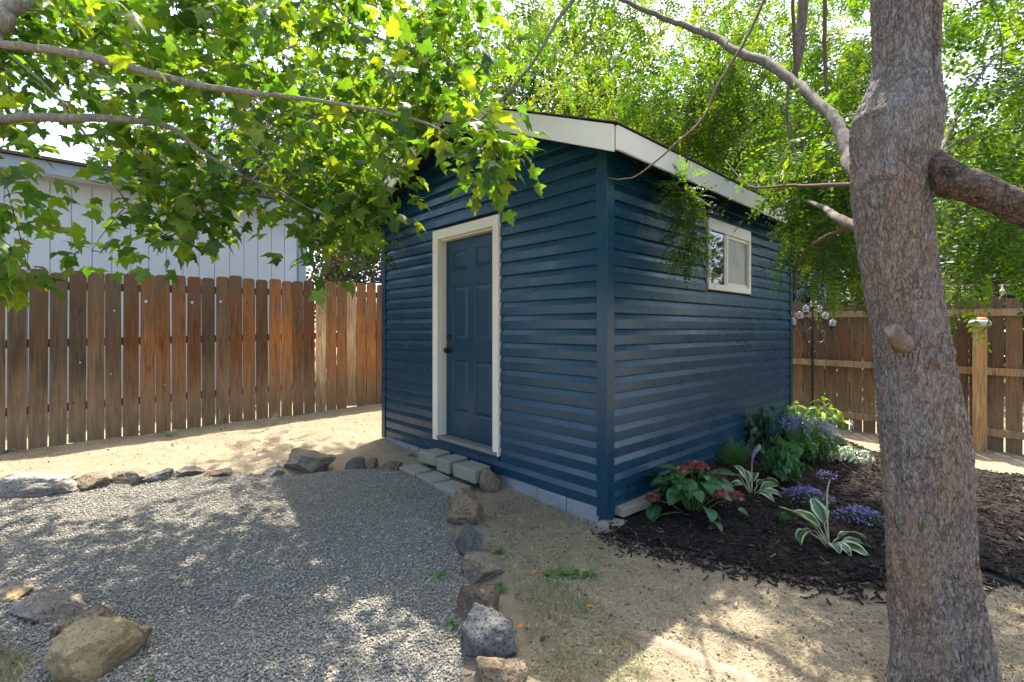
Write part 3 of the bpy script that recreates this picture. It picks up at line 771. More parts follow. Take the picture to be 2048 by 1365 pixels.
# ================================================================== FENCES
def picket_mesh(w, h, th, holes=()):
    """dog-eared board, front face y=0, with real knot holes"""
    m = MB(); e = .028; x0, x1 = -w/2, w/2
    cuts = [0.0]; hs = sorted(holes, key=lambda q: q[1])
    for (hx, hz_, r) in hs: cuts += [hz_ - r*1.6, hz_ + r*1.6]
    cuts += [h - e]
    for i in range(len(cuts) - 1):
        z0, z1 = cuts[i], cuts[i+1]
        if z1 - z0 < 1e-4: continue
        if i % 2 == 1:
            hx, hz_, r = hs[i // 2]; zm = (z0+z1)/2
            outer = [(x0,z0),(hx,z0),(x1,z0),(x1,zm),(x1,z1),(hx,z1),(x0,z1),(x0,zm)]
            inner = [(hx + r*random.uniform(.8,1.1)*math.cos(a), hz_ + r*1.15*random.uniform(.8,1.1)*math.sin(a)) for a in [R(225), R(270), R(315), 0, R(45), R(90), R(135), R(180)]]
            v = [(p[0], 0, p[1]) for p in outer] + [(p[0], 0, p[1]) for p in inner] + [(p[0], th, p[1]) for p in outer] + [(p[0], th, p[1]) for p in inner]
            f = []
            for k in range(8):
                j = (k+1) % 8
                f += [(k, j, 8+j, 8+k), (16+j, 16+k, 24+k, 24+j), (8+k, 8+j, 24+j, 24+k)]
            f += [(2, 18, 19, 3), (3, 19, 20, 4), (6, 22, 23, 7), (7, 23, 16, 0)]
            m.add(v, f)
        else:
            v = [(x0,0,z0),(x1,0,z0),(x1,0,z1),(x0,0,z1),(x0,th,z0),(x1,th,z0),(x1,th,z1),(x0,th,z1)]
            f = [(0,1,2,3),(5,4,7,6),(1,5,6,2),(4,0,3,7)]
            if i == 0: f.append((0,4,5,1))
            m.add(v, f)
    z0 = h - e
    v = [(x0,0,z0),(x1,0,z0),(x1-.006,0,z0+.016),(x1-e,0,h),(x0+e,0,h),(x0+.006,0,z0+.016)]; v += [(a, th, c) for a, b, c in v]
    f = [(0,1,2,3,4,5),(11,10,9,8,7,6)] + [(k, 6+k, 6+(k+1) % 6, (k+1) % 6) for k in range(1, 6)]
    m.add(v, f)
    return m.mesh('picket')
PM = [picket_mesh(.138, 1.83, .016), picket_mesh(.141, 1.845, .016), picket_mesh(.135, 1.82, .017)]
PM_H = [picket_mesh(.138, 1.83, .016, hs) for hs in ([(-.02, 1.52, .018)], [(.03, .98, .011)], [(-.03, 1.1, .016), (.02, .55, .009)], [(.01, 1.42, .010), (-.02, .72, .008)], [(.02, .85, .010), (-.03, .42, .011)])]
for me in PM + PM_H: me.materials.append(M_PICKET)

fd = Vector((.767, .642, 0)); fa = math.atan2(fd.y, fd.x); f0 = Vector((-4.77, 5.0, 0))
LF = thing('wooden_fence', 'stained brown picket fence with pale new boards, left of shed', 'fence', (f0.x, f0.y, 0), fa)
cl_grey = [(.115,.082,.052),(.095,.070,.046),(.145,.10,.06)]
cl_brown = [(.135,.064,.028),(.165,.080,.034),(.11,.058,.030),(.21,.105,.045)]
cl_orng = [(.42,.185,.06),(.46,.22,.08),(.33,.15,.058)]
s = -1.62; i = 0
while s < 5.6:
    w = f0 + fd * s; zb = gz(w.x, w.y) - .005
    me = PM[i % 3] if (s > 1.9 or random.random() < .5) else random.choice(PM_H)
    if 1.9 < s < 3.0 and random.random() < .3: me = PM_H[3]
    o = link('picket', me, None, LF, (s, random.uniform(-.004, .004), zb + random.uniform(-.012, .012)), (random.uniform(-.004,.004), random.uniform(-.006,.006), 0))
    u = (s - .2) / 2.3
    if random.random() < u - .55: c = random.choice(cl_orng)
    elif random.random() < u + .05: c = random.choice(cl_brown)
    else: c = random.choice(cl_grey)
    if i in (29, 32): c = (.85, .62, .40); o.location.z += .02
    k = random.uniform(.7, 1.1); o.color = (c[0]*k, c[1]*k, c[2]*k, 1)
    s += .1495; i += 1
for zr in (.30, .98, 1.58):
    m = MB().box(-1.7, 5.7, .0205, .058, zr, zr + .085)
    m.v = [(p[0], p[1], p[2] + .235 + .018 * p[0]) for p in m.v]
    o = m.obj('fence_rail', M_RAIL, LF); o.color = (.09, .07, .05, 1)
for xp in (-.6, 1.85, 4.3):
    w = f0 + fd * xp; o = MB().box(xp-.045, xp+.045, .0585, .148, gz(w.x, w.y) - .2, 1.85).obj('fence_post', M_RAIL, LF); o.color = (.12, .09, .06, 1)

rd = Vector((-.66, .75, 0)).normalized(); ra = math.atan2(rd.y, rd.x); r0 = Vector((5.73, 5.72, 0))
RF = thing('wooden_fence', 'brown picket fence showing its rails and post, right behind the tree', 'fence', (r0.x, r0.y, 0), ra)
s = -1.55; i = 0
# local frame: x along rd (to the left and back), local +y points towards the yard
while s < 4.3:
    w = r0 + rd * s; zb = gz(w.x, w.y) - .012
    me = PM[i % 3] if random.random() < .7 else random.choice(PM_H)
    o = link('picket', me, None, RF, (s, -.016 - .002, zb + random.uniform(-.015, .012)), (0, random.uniform(-.006, .006), 0))
    c = random.choice([(.12,.073,.038),(.15,.092,.047),(.105,.068,.04),(.19,.118,.058)]); o.color = (*c, 1)
    s += random.choice([.150, .152, .155]); i += 1
for za, zb in ((1.56, 1.645), (.855, .94), (.13, .215)):
    m = MB().box(-1.6, 4.3, .0005, .038, za, zb); m.v = [(p[0], p[1], p[2] + .008 * p[0]) for p in m.v]
    o = m.obj('fence_rail', M_RAIL, RF); o.color = (.30, .23, .145, 1)
m = MB().box(.04, .16, .0385, .15, -.25, 1.43)
o = m.obj('fence_post', M_RAIL, RF, bevel=.004); o.color = (.40, .27, .13, 1)
pc = r0 + rd * .10 + Vector((rd.y, -rd.x, 0)) * -.095
PCAP = thing('solar_post_light', 'grey domed solar light with orange top on the fence post', 'lamp', (pc.x, pc.y, 1.432))
MB().lathe([(.075, 0), (.10, .012), (.105, .05), (.088, .075), (.05, .088)], n=20).obj('shade', M_LAMPCAP, PCAP)
MB().lathe([(.072, .0755), (.076, .092), (.05, .108), (.01, .114)], n=18).obj('top_panel', M_ORANGE, PCAP)
mbw = [r0 + rd * q + Vector((-.1, -.0, 0)) for q in (-1.3, 1.0, 3.2)]

# ================================================================== NEIGHBOUR'S HOUSE
hd = Vector((.738, .674, 0)).normalized(); ha = math.atan2(hd.y, hd.x); h0 = Vector((-6.12, 6.0, 0))
HS = thing('neighbour_house', 'pale grey panelled house with blue grey eave beyond the left fence', 'house', (h0.x, h0.y, 0), ha)
HL0, HL1, HT = -2.6, 3.42, 3.36
MB().box(HL0, HL1, .02, 5.0, -.2, HT).obj('wall', M_HOUSE, HS)
s = HL0; pm = MB().box(.004, .199, 0, .0195, 0.0, 3.2).mesh('wall_panel'); pm.materials.append(M_HOUSE)
while s < HL1 - .2:
    link('wall_panel', pm, None, HS, (s, 0, .10)); s += .2032
MB().box(HL1 - .10, HL1 + .022, -.024, -.002, .0, HT - .07).obj('corner_trim', M_FLASH, HS, bevel=.003)
MB().box(HL1 + .001, HL1 + .022, -.0015, .10, .0, HT - .07).obj('corner_trim', M_FLASH, HS, bevel=.003)
MB().box(HL0 - .3, HL1 + .35, -.28, -.25, HT - .03, HT + .13).obj('fascia', M_FLASH, HS, bevel=.003)
MB().box(HL0 - .3, HL1 + .35, -.249, .0, HT - .012, HT + .012).obj('soffit', M_HOUSE, HS)
m = MB(); slope_slab(m, -.33, 2.5, HL0 - .3, HL1 + .38, HT + .17, HT + .62, .035); slope_slab(m, 5.3, 2.5, HL0 - .3, HL1 + .38, HT + .17, HT + .62, .035)
m.obj('roof', M_SHINGLE, HS)

# covered pile behind the fence
def lump(name, c, r, mat, seed, amp=.12, parent=None, sub=4, sz=(1, 1, 1)):
    bm = bmesh.new(); bmesh.ops.create_icosphere(bm, subdivisions=sub, radius=1)
    for v in bm.verts:
        n = mnoise.fractal(v.co * 2.2 + Vector((seed, seed*1.7, 0)), 1, 2, 4)
        v.co = Vector((v.co.x * sz[0], v.co.y * sz[1], v.co.z * sz[2])) * (1 + amp * n)
    me = bpy.data.meshes.new(name); bm.to_mesh(me); bm.free()
    me.polygons.foreach_set('use_smooth', [True] * len(me.polygons))
    return link(name, me, mat, parent, c)
PILE = thing('wood_pile', 'wood pile under a weathered grey tarp behind the fence', 'wood pile', (-2.0, 8.6, .25))
lump('tarp', (-.15, 0, 1.55), 1, M_TARP, 3.3, .25, PILE, 4, (1.25, .7, .36))
mw_ = MB()
for q in range(5):
    MB().box(-1.0 + random.uniform(-.05, .05), 1.3, -.45, .45, .0 + q*.28, .26 + q*.28).obj('timber', M_FIREWOOD, PILE, bevel=.02)

# ================================================================== TREES
def maple_proto(curl, fold=0.0, skew=0.0):
    half = [(0.0,.02),(.10,-.04),(.31,-.06),(.27,.09),(.40,.18),(.56,.42),(.38,.42),(.22,.47),(.23,.64),(.11,.71)]
    out = half + [(0, 1.0)] + [(-x, y) for x, y in half[:0:-1]]
    pts = [(0, .36)] + out
    v = np.array([(x, y, -curl * x * x * 1.1 - curl * .55 * max(0, y - .3)**2 + fold * abs(x) + skew * x * y + (.05 if i == 0 else 0)) for i, (x, y) in enumerate(pts)])
    n = len(out)
    f = np.array([(0, 1 + k, 1 + (k + 1) % n) for k in range(n)])
    v[:, 1] -= .02
    return v, f
MAPLE = [maple_proto(*c) for c in ((.15, 0, .2), (.45, .35, 0), (.9, 0, -.3), (.5, -.4, .3), (1.3, .5, .1))]

def frond_proto(nl, detail, droop=.35, Lr=.20, ll=.036, lw=.0155):
    V = []; F = []
    def q(t): return np.array((0, t * Lr, -droop * Lr * t * t))
    for k in range(4):                                   # rachis
        a, b = q(k/4), q((k+1)/4); bb = len(V)
        V += [a + (.0008, 0, 0), a - (.0008, 0, 0), b - (.0006, 0, 0), b + (.0006, 0, 0)]; F += [(bb, bb+1, bb+2), (bb, bb+2, bb+3)]
    for i in range(nl):
        t = .16 + .84 * (i // 2) / (nl // 2); p = q(t); sd = 1 if i % 2 else -1
        if i == nl - 1: d = np.array((0, 1.0, -droop)); sd = 0
        else: d = np.array((sd * .93, .38, -.12 - .25 * ((i * 7) % 3) / 3))
        d = d / np.linalg.norm(d); sc_ = .75 + .35 * math.sin(math.pi * min(1, t + .1))
        w = np.cross(d, (0, 0, 1.0)); w /= np.linalg.norm(w); w = w + np.array((0, 0, .25 * ((i * 5) % 3 - 1)))
        bb = len(V); L = ll * sc_; W = lw * sc_ * .5
        if detail:
            V += [p + d*.003, p + d*L*.35 + w*W, p + d*L*.75 + w*W*.85, p + d*L, p + d*L*.75 - w*W*.85, p + d*L*.35 - w*W]
            F += [(bb, bb+1, bb+5), (bb+1, bb+2, bb+4), (bb+1, bb+4, bb+5), (bb+2, bb+3, bb+4)]
        else:
            V += [p, p + d*L*.5 + w*W*1.15, p + d*L, p + d*L*.5 - w*W*1.15]; F += [(bb, bb+1, bb+2), (bb, bb+2, bb+3)]
    return np.array(V), np.array(F)
FR_HI = [frond_proto(15, True, d) for d in (.2, .5, .9)]
FR_LO = [frond_proto(13, False, d, .20, .042, .020) for d in (.3, .7)]

def sample_px(poly, dep, n, power=1.0):
    """n points: photo pixel inside poly, distance in dep"""
    p = np.array(poly, float); lo = p.min(0); hi = p.max(0); out = []
    while len(out) < n:
        x = rng.uniform(lo[0], hi[0], 400); y = rng.uniform(lo[1], hi[1], 400)
        k = in_poly(x, y, p)
        for a, b in zip(x[k], y[k]):
            out.append(tuple(P(a, b, dep[0] + (dep[1]-dep[0]) * rng.uniform()**power)))
    return np.array(out[:n])
def in_shed(p, pad=.12):
    d = p - np.array(SC0); x = d @ np.array(U2); y = d @ np.array(U1)
    zr = 2.785 + SL * np.minimum(y, WF - y) + pad
    return (x > -OV - pad) & (x < LS + OV + pad) & (y > -OV - pad) & (y < WF + OV + pad) & (p[:, 2] < zr) & ~((x < -.05) & (p[:, 2] < 2.45)) & ~((y < -.05) & (p[:, 2] < 2.45))
def ellipsoid(c, r, n, keep=None):
    out = np.zeros((0, 3))
    while len(out) < n:
        q = rng.uniform(-1, 1, (n * 2, 3)); rr = np.linalg.norm(q, axis=1); q = q[(rr < 1) & (rr > .25)] * r + c
        if keep is not None: q = q[keep(q)]
        out = np.concatenate([out, q])
    return out[:n]
def outside_frame(q):
    px = 1024 + q[:, 0] / np.maximum(q[:, 1], .05) * FPX; py = HZ - (q[:, 2] - CAMZ) / np.maximum(q[:, 1], .05) * FPX
    return (q[:, 1] < .3) | (px < -60) | (px > 2110) | (py < -60)

def grow(limbs, targets, maxd=1.3, r0=.0032):
    """join every leaf cluster to the nearest wood so that the crown hangs together; returns tube builder and end directions"""
    nodes = np.concatenate(limbs); m = MB(); dirs = np.zeros_like(targets)
    order = np.argsort([np.min(np.linalg.norm(nodes[::3] - t, axis=1)) for t in targets])
    buf = np.zeros((len(nodes) + len(targets) * 3, 3)); buf[:len(nodes)] = nodes; cnt = len(nodes)
    for i in order:
        t = targets[i]; dd = np.linalg.norm(buf[:cnt] - t, axis=1); j = int(np.argmin(dd)); a = buf[j]; L = dd[j]
        d = (t - a) / max(L, 1e-6); dirs[i] = d
        if L > maxd: a = t - d * .3; L = .3
        mid = (a + t) / 2 + np.array((rng.normal(0, .06) * L, rng.normal(0, .06) * L, .10 * L))
        q1 = a * .56 + mid * .44 + (t - a) * .06; q2 = t * .56 + mid * .44 - (t - a) * .06
        rr = r0 * (1 + min(L, 1.0) * .8)
        m.tube([a, q1, q2, t], [rr * 1.25, rr, rr * .8, rr * .5], 4, cap=False)
        for q in (q1, q2, t): buf[cnt] = q; cnt += 1
    return m, dirs

def px_size(pos):
    return 1.0 / np.maximum(pos[:, 1], .1)

def leaf_parts(protos, pos, mats, cols, pick, root, mat, name, rest_name, crown_label=None, count=300):
    """the largest `count` leaves as objects of their own, the rest as one mass"""
    px = 1024 + pos[:, 0] / np.maximum(pos[:, 1], .05) * FPX; py = HZ - (pos[:, 2] - CAMZ) / np.maximum(pos[:, 1], .05) * FPX
    vis = (pos[:, 1] > .5) & (px > 0) & (px < 2048) & (py > 0) & (py < 1365)
    score = np.where(vis, 1 / np.maximum(pos[:, 1], .1), 0); single = np.zeros(len(pos), bool); single[np.argsort(-score)[:count]] = True
    single &= vis
    Vs, Fs, Cs, off = [], [], [], 0
    for k, (pv, pf) in enumerate(protos):
        sel = (pick == k) & ~single
        if sel.any():
            V, F, C = scatter(pv, pf, pos[sel], mats[sel], None, cols[sel]); Vs.append(V); Fs.append(F + off); Cs.append(C); off += len(V)
        sel = np.where((pick == k) & single)[0]
        meshes = []
        for t in range(6):
            c = cols[sel[t % max(1, len(sel))]] if len(sel) else (.1, .2, .05)
            me = np_mesh(name, pv, pf, np.tile(c, (len(pv), 1))); me.materials.append(mat); meshes.append(me)
        for t, i in enumerate(sel):
            o = bpy.data.objects.new(name, meshes[t % 6]); COL.objects.link(o); o.parent = root
            M4 = Matrix([[*mats[i][r], pos[i][r]] for r in range(3)] + [[0, 0, 0, 1]])
            o.matrix_local = Matrix.Translation(-root.location) @ M4
    o = link(rest_name, np_mesh(rest_name, np.concatenate(Vs), np.concatenate(Fs), np.concatenate(Cs)), mat, root, -root.location)
    o['kind'] = 'stuff'
    return o

def leafset(clusters, dirs, per, spread, size, base_cols, droop, tiltsd, updown=0.0):
    n = len(clusters) * per
    c = np.repeat(clusters, per, axis=0); d = np.repeat(dirs, per, axis=0)
    off = rng.normal(0, 1, (n, 3)) * np.repeat(np.broadcast_to(spread, len(clusters)), per)[:, None]
    pos = c + off
    fwd = off / (np.linalg.norm(off, axis=1, keepdims=True) + 1e-6) * .9 + d * .5 + rng.normal(0, .35, (n, 3)); fwd[:, 2] -= droop
    up = np.tile([0, 0, 1.0], (n, 1)) + rng.normal(0, tiltsd, (n, 3))
    s = rng.uniform(size[0], size[1], n) * np.repeat(np.clip(np.broadcast_to(spread, len(clusters)) / .095, .7, 1), per)
    mats = frames(fwd, up) * s[:, None, None]
    bc = np.array(base_cols); col = bc[rng.integers(0, len(bc), n)] * rng.uniform(.8, 1.25, (n, 1))
    return pos, mats, col

def limb(m, ctrl, rad, n=10, step=.06):
    pts, rr = catmull(ctrl, rad, step)
    for k in range(1, len(pts) - 1):
        pts[k] += rng.normal(0, .004, 3) * min(1, rr[k] * 40)
    m.tube(pts, rr, n)
    return pts

# ---------------- maple on the left (its trunk stands left of the picture)
MT = thing('maple_tree', 'maple with large lobed leaves reaching in from the left', 'tree', (-4.6, 2.4, 0))
m = MB(); Lm = []
tp, tr = catmull([(-4.6,2.4,-.1),(-4.62,2.42,1.2),(-4.55,2.4,2.4),(-4.5,2.45,3.6),(-4.3,2.5,5.2),(-4.1,2.4,6.4)], [.17,.13,.115,.09,.06,.02], .1)
m.tube(tp, tr, 14); m.v = [(a+4.6, b-2.4, c) for a, b, c in m.v]; m.obj('trunk', M_BARK_FINE, MT)
def maple_limb(ctrl, rad):
    mm = MB(); p = limb(mm, ctrl, rad); Lm.append(p)
    mm.v = [(a+4.6, b-2.4, c) for a, b, c in mm.v]; mm.obj('limb', M_BARK_FINE, MT)
maple_limb([(-4.58,2.4,2.6), P(-60,78,2.5), P(0,88,2.5), P(180,113,2.5), P(370,165,2.5), P(500,186,2.55), P(650,203,2.6), P(830,240,2.65), P(930,285,2.6), P(1000,315,2.5)], [.05,.022,.021,.020,.0175,.0145,.010,.007,.005,.003])
maple_limb([(-4.58,2.4,2.2), P(-60,239,2.5), P(0,238,2.5), P(180,236,2.55), P(330,252,2.7), P(400,300,2.8), P(480,350,2.9), P(560,385,3.0), P(640,430,3.1)], [.05,.026,.025,.021,.014,.011,.009,.007,.004])
maple_limb([(-4.55,2.4,3.0), P(-60,55,2.5), P(10,20,2.55), P(45,0,2.6), P(120,-70,2.9), (-1.8,3.4,4.4), (-1.0,3.8,5.2)], [.07,.045,.042,.040,.036,.026,.010])
maple_limb([(-2.2,3.2,4.0), P(480,-20,3.6), P(650,0,3.7), P(720,60,3.8), P(880,125,3.9), P(960,190,4.0)], [.02,.016,.013,.010,.007,.004])
maple_limb([P(20,110,3.0), P(110,190,2.9), P(190,300,2.9), P(250,400,2.9), P(330,470,2.9)], [.008,.007,.006,.005,.003])
maple_limb([P(500,186,3.15), P(560,260,3.1), P(640,330,3.1), P(690,430,3.1), P(700,500,3.1)], [.007,.006,.006,.005,.003])
maple_limb([(-4.5,2.4,4.0), (-3.6,1.8,4.6), (-2.4,1.4,5.0), (-1.0,1.2,5.2), (.1,1.1,5.2)], [.06,.05,.04,.025,.01])
maple_limb([(-4.5,2.4,4.4), (-3.2,3.0,5.2), (-2.2,3.6,5.6), (-1.2,3.7,5.8)], [.05,.04,.025,.01])
cl = [sample_px([(-60,-60),(1000,-60),(965,60),(915,150),(890,240),(800,280),(700,310),(650,350),(540,315),(440,320),(400,255),(300,255),(200,205),(-60,180)], (2.75, 5.2), 105, 1.0),
      sample_px([(-60,-60),(800,-60),(700,60),(-60,50)], (2.6, 4.0), 40),
      sample_px([(330,330),(520,380),(450,430),(400,520),(330,490),(250,465),(190,525),(165,485),(260,400),(290,350)], (2.7, 3.2), 34),
      sample_px([(560,370),(800,330),(785,420),(735,465),(690,540),(620,520),(590,440)], (2.8, 3.4), 30),
      sample_px([(180,250),(330,270),(320,340),(230,330)], (2.7, 3.2), 6),
      sample_px([(-60,440),(20,470),(90,535),(55,565),(-60,560)], (2.1, 2.5), 9),
      sample_px([(-60,262),(40,285),(60,300),(-60,330)], (2.3, 2.6), 6),
      sample_px([(-60,395),(15,395),(30,420),(-60,440)], (2.3, 2.6), 3),
      sample_px([(880,255),(1045,265),(1035,290),(995,355),(955,345),(930,300)], (2.35, 2.7), 11),
      sample_px([(740,260),(870,215),(885,255),(800,335),(740,380)], (3.0, 4.3), 11)]
cl[0] = np.concatenate([np.repeat(cl[0][:80], 5, axis=0) + rng.normal(0, 1, (400, 3)) * (.24, .24, .12), cl[0][80:]])
vis_cl = np.concatenate(cl); vis_cl = vis_cl[~in_shed(vis_cl)]
over = ellipsoid(np.array((-1.7, 2.2, 5.0)), np.array((2.9, 2.4, 1.5)), 24, outside_frame)
over = np.repeat(over, 5, axis=0) + rng.normal(0, .2, (120, 3)); over = over[outside_frame(over)]
tg = np.concatenate([vis_cl, over])
tw, dirs = grow(Lm, tg, 1.2, .0028)
tw.v = [(a+4.6, b-2.4, c) for a, b, c in tw.v]
tw.obj('twigs', M_TWIG, MT)['kind'] = 'stuff'
pos, mats, cols = leafset(tg, dirs, 10, .10, (.068, .132), [(.045,.115,.016),(.062,.145,.018),(.032,.09,.018),(.09,.175,.02),(.12,.19,.022),(.05,.125,.02)], .28, .42)
leaf_parts(MAPLE, pos, mats, cols, rng.integers(0, 5, len(pos)), MT, M_MAPLE, 'leaf', 'crown')

# ---------------- locust in the right foreground
TY = 1.75
TR = thing('locust_tree', 'thick leaning locust trunk with flaky bark in the right foreground', 'tree', (1.60, 1.75, 0))
prof = [(1520,1775,2060),(1440,1775,2060),(1365,1778,2022),(1300,1778,2003),(1200,1772,1980),(1100,1768,1961),(1000,1765,1957),(950,1763,1955),(900,1760,1948),(850,1757,1940),(800,1755,1928),(750,1752,1918),(700,1748,1908),
        (650,1740,1898),(600,1731,1888),(560,1725,1882),(500,1716,1874),(440,1708,1868),(400,1703,1866),(370,1700,1868),(340,1701,1872),(300,1699,1882),(270,1697,1890),(240,1699,1894),(215,1708,1890),(190,1722,1884),(160,1738,1880),(120,1746,1879),(60,1744,1881),(0,1742,1884),(-120,1740,1888),(-300,1745,1885),(-600,1760,1880)]
def trunk_mesh():
    V = []; F = []; nseg = 150
    py = np.array([p[0] for p in prof], float)[::-1]; xl = np.array([p[1] for p in prof], float)[::-1]; xr = np.array([p[2] for p in prof], float)[::-1]
    ylist = np.concatenate([np.linspace(-600, -60, 40), np.linspace(-60, 1365, 330)[1:], np.linspace(1365, 1520, 26)[1:]])[::-1]
    for y in ylist:
        a = np.interp(y, py, xl); b = np.interp(y, py, xr); tl, tr_ = math.atan((a - 1024) / FPX), math.atan((b - 1024) / FPX); cx = math.tan((tl + tr_) / 2) * TY; r = TY / math.cos((tl + tr_) / 2) * math.sin((tr_ - tl) / 2) * 1.01
        z = CAMZ + (HZ - y) / FPX * TY
        for k in range(nseg):
            an = 2*math.pi*k/nseg; dx, dy = math.cos(an), math.sin(an)
            q = Vector((dx * 3.2, dy * 3.2, z * 1.3))
            n = mnoise.fractal(q, 1, 2, 3) * .012
            q2 = Vector((dx * r * 85, dy * r * 85, z * 22)); rg = abs(mnoise.noise(q2)) ; rg2 = abs(mnoise.noise(q2 * 2.3 + Vector((7, 3, 1))))
            low = max(0, min(1, (2.0 - z) / 1.2))
            n += (-.006 * max(0, .22 - rg) / .22 - .004 * max(0, .25 - rg2) / .25) * (.5 + .5 * low)
            if z < .15: n += (.15 - z) * .25 * max(0, math.sin(an * 2.5 + 1.0)) 
            for (zs, ac, dep_, wz) in ((1.925, 222, .013, .007), (2.15, 205, .010, .008), (1.30, 300, .012, .009), (1.27, 262, .010, .006)):
                da = math.atan2(math.sin(an - R(ac)), math.cos(an - R(ac))); zz = z - zs + .05 * da * da
                g_ = math.exp(-(da / .55)**2); n += g_ * (-dep_ * math.exp(-(zz / wz)**2) + .009 * math.exp(-((zz - .022) / .02)**2))
            # seam between the two leaders high up, on the camera side right
            if z > 2.1:
                sa = math.atan2(math.sin(an - R(-62)), math.cos(an - R(-62))); n -= .035 * min(1, (z - 2.1) / .3) * math.exp(-(sa / .13)**2)
            V.append((cx + dx * (r + n), TY + dy * (r + n) * .95, z))
    nr = len(ylist)
    i = np.arange(nr - 1)[:, None]; k = np.arange(nseg)[None, :]; k2 = (k + 1) % nseg
    F = np.stack([i*nseg+k, i*nseg+k2, (i+1)*nseg+k2, (i+1)*nseg+k], -1).reshape(-1, 4)
    V = np.array(V) - np.array((1.60, 1.75, 0))
    return np_mesh('trunk', V, F, smooth=True)
TRUNK = link('trunk', trunk_mesh(), M_BARK, TR)
Lk = []
def locust_limb(ctrl, rad, name='limb', mat=None, n=10, label=None):
    mm = MB(); p = limb(mm, ctrl, rad, n); Lk.append(p)
    mm.v = [(a-1.6, b-1.75, c) for a, b, c in mm.v]; o = mm.obj(name, mat or M_BARK_LIMB, TR)
    if label: o['label'] = label
def rough_limb(ctrl, rad, name, label):
    pts, rr = catmull(ctrl, rad, .012); mm = MB(); mm.tube(pts, rr, 36)
    v2 = []
    for k, p in enumerate(mm.v):
        p = Vector(p); c = Vector(pts[min(k // 36, len(pts)-1)]); d = p - c
        n = mnoise.fractal(p * 14, 1, 2, 4) * .16 + abs(mnoise.noise(Vector((p.x*30, p.y*60, p.z*60)))) * .22
        v2.append(tuple(c + d * (1 + n) - Vector((1.6, 1.75, 0))))
    mm.v = v2; o = mm.obj(name, M_BARK_DARK, TR); o['label'] = label
rough_limb([P(1840,318,1.75), P(1880,338,1.66), P(1905,362,1.62), P(1935,372,1.6), P(1990,392,1.58), P(2060,424,1.55), P(2200,480,1.5)], [.04,.045,.055,.050,.046,.045,.04], 'broken_limb', 'thick rough broken limb jutting right from the trunk')
# sawn stub on the trunk
st_m = MB(); a = P(1806,688,1.66); b = P(1786,662,1.575)
pts = [a + (b-a)*t for t in (0, .3, .6, .85, .97, 1.0)]; st_m.tube(pts, [.036,.029,.026,.025,.024,.020], 16)
st_m.v = [(p[0]-1.6, p[1]-1.75, p[2]) for p in st_m.v]; o = st_m.obj('branch_stub', M_BARK_LIMB, TR); o['label'] = 'smooth grey cut branch stub'
locust_limb([(1.43,1.84,1.9), P(1705,330,2.25), P(1668,238,2.6), P(1600,175,2.95), P(1530,125,3.25), P(1465,100,3.55), P(1420,70,3.8), P(1310,30,4.2), P(1200,-20,4.6), P(1050,-90,5.2)], [.042,.036,.030,.030,.030,.028,.026,.021,.015,.008])
locust_limb([(1.48,1.86,3.6), P(1660,-300,2.9), P(1615,-80,3.5), P(1602,60,3.6), P(1597,120,3.6), P(1578,200,3.7), P(1582,290,3.7), P(1602,350,3.6)], [.05,.046,.040,.034,.028,.020,.015,.006])
locust_limb([P(1200,-90,3.3), P(1144,0,3.3), P(1113,45,3.25), P(1088,90,3.2), P(1055,140,3.2), P(994,209,3.2), P(940,263,3.2)], [.016,.014,.012,.011,.010,.009,.005])
locust_limb([P(1560,-60,3.1), P(1529,0,3.05), P(1490,83,3.0), P(1432,178,2.95), P(1407,236,2.9), P(1341,298,2.85), P(1266,356,2.8), P(1216,356,2.75)], [.011,.010,.009,.008,.007,.006,.004,.002], 'branch', M_TWIG)
locust_limb([P(1585,-60,3.3), P(1585,0,3.3), P(1589,104,3.3), P(1597,207,3.3), P(1602,290,3.3), P(1622,322,3.3)], [.013,.012,.011,.009,.007,.004], 'branch', M_TWIG)
locust_limb([P(1650,-60,3.2), P(1650,120,3.2), P(1660,220,3.1), P(1690,260,3.0)], [.013,.012,.009,.005], 'branch', M_TWIG)
locust_limb([(1.40,1.80,1.95), P(1640,372,2.2), P(1560,372,2.5), P(1500,373,2.75), P(1450,322,3.0)], [.012,.009,.007,.005,.003], 'branch', M_TWIG)
locust_limb([(1.42,1.82,1.75), P(1680,440,2.15), P(1645,415,2.6), P(1590,400,3.1), P(1540,420,3.5)], [.022,.020,.014,.008,.004], 'branch', M_BARK_LIMB)
locust_limb([(1.44,1.86,1.85), P(1640,480,2.4), P(1600,520,2.8), P(1590,580,3.0)], [.010,.008,.006,.003], 'branch', M_TWIG)
locust_limb([P(1407,236,2.9), P(1380,270,3.3), P(1372,330,3.6), P(1345,400,3.65), P(1370,470,3.65), P(1375,545,3.65)], [.006,.006,.006,.005,.004,.002], 'branch', M_TWIG)
locust_limb([(1.55,1.9,1.9), P(1880,330,2.6), P(1905,290,2.9), P(1990,262,3.3), P(2060,255,3.5)], [.02,.015,.013,.010,.006])
locust_limb([(1.55,1.9,2.0), P(1870,320,2.4), P(1930,200,3.0), P(1985,120,3.4), P(2060,60,3.8)], [.016,.011,.010,.008,.006])
locust_limb([P(2060,424,1.6), P(2120,300,2.6), P(2060,450,3.4), P(1990,540,3.6), P(1940,600,3.4)], [.03,.02,.014,.009,.004])
locust_limb([(1.52,1.8,3.9), (1.5,2.3,4.8), (1.0,3.0,5.4), (.4,3.8,5.7), (-.3,4.4,5.8)], [.07,.06,.045,.03,.012])
locust_limb([(1.6,1.8,3.9), (2.2,2.4,4.9), (2.9,3.2,5.4), (3.5,4.2,5.6)], [.07,.055,.035,.012])
locust_limb([(1.55,1.7,4.0), (1.4,1.0,5.0), (1.0,.2,5.6)], [.06,.04,.012])
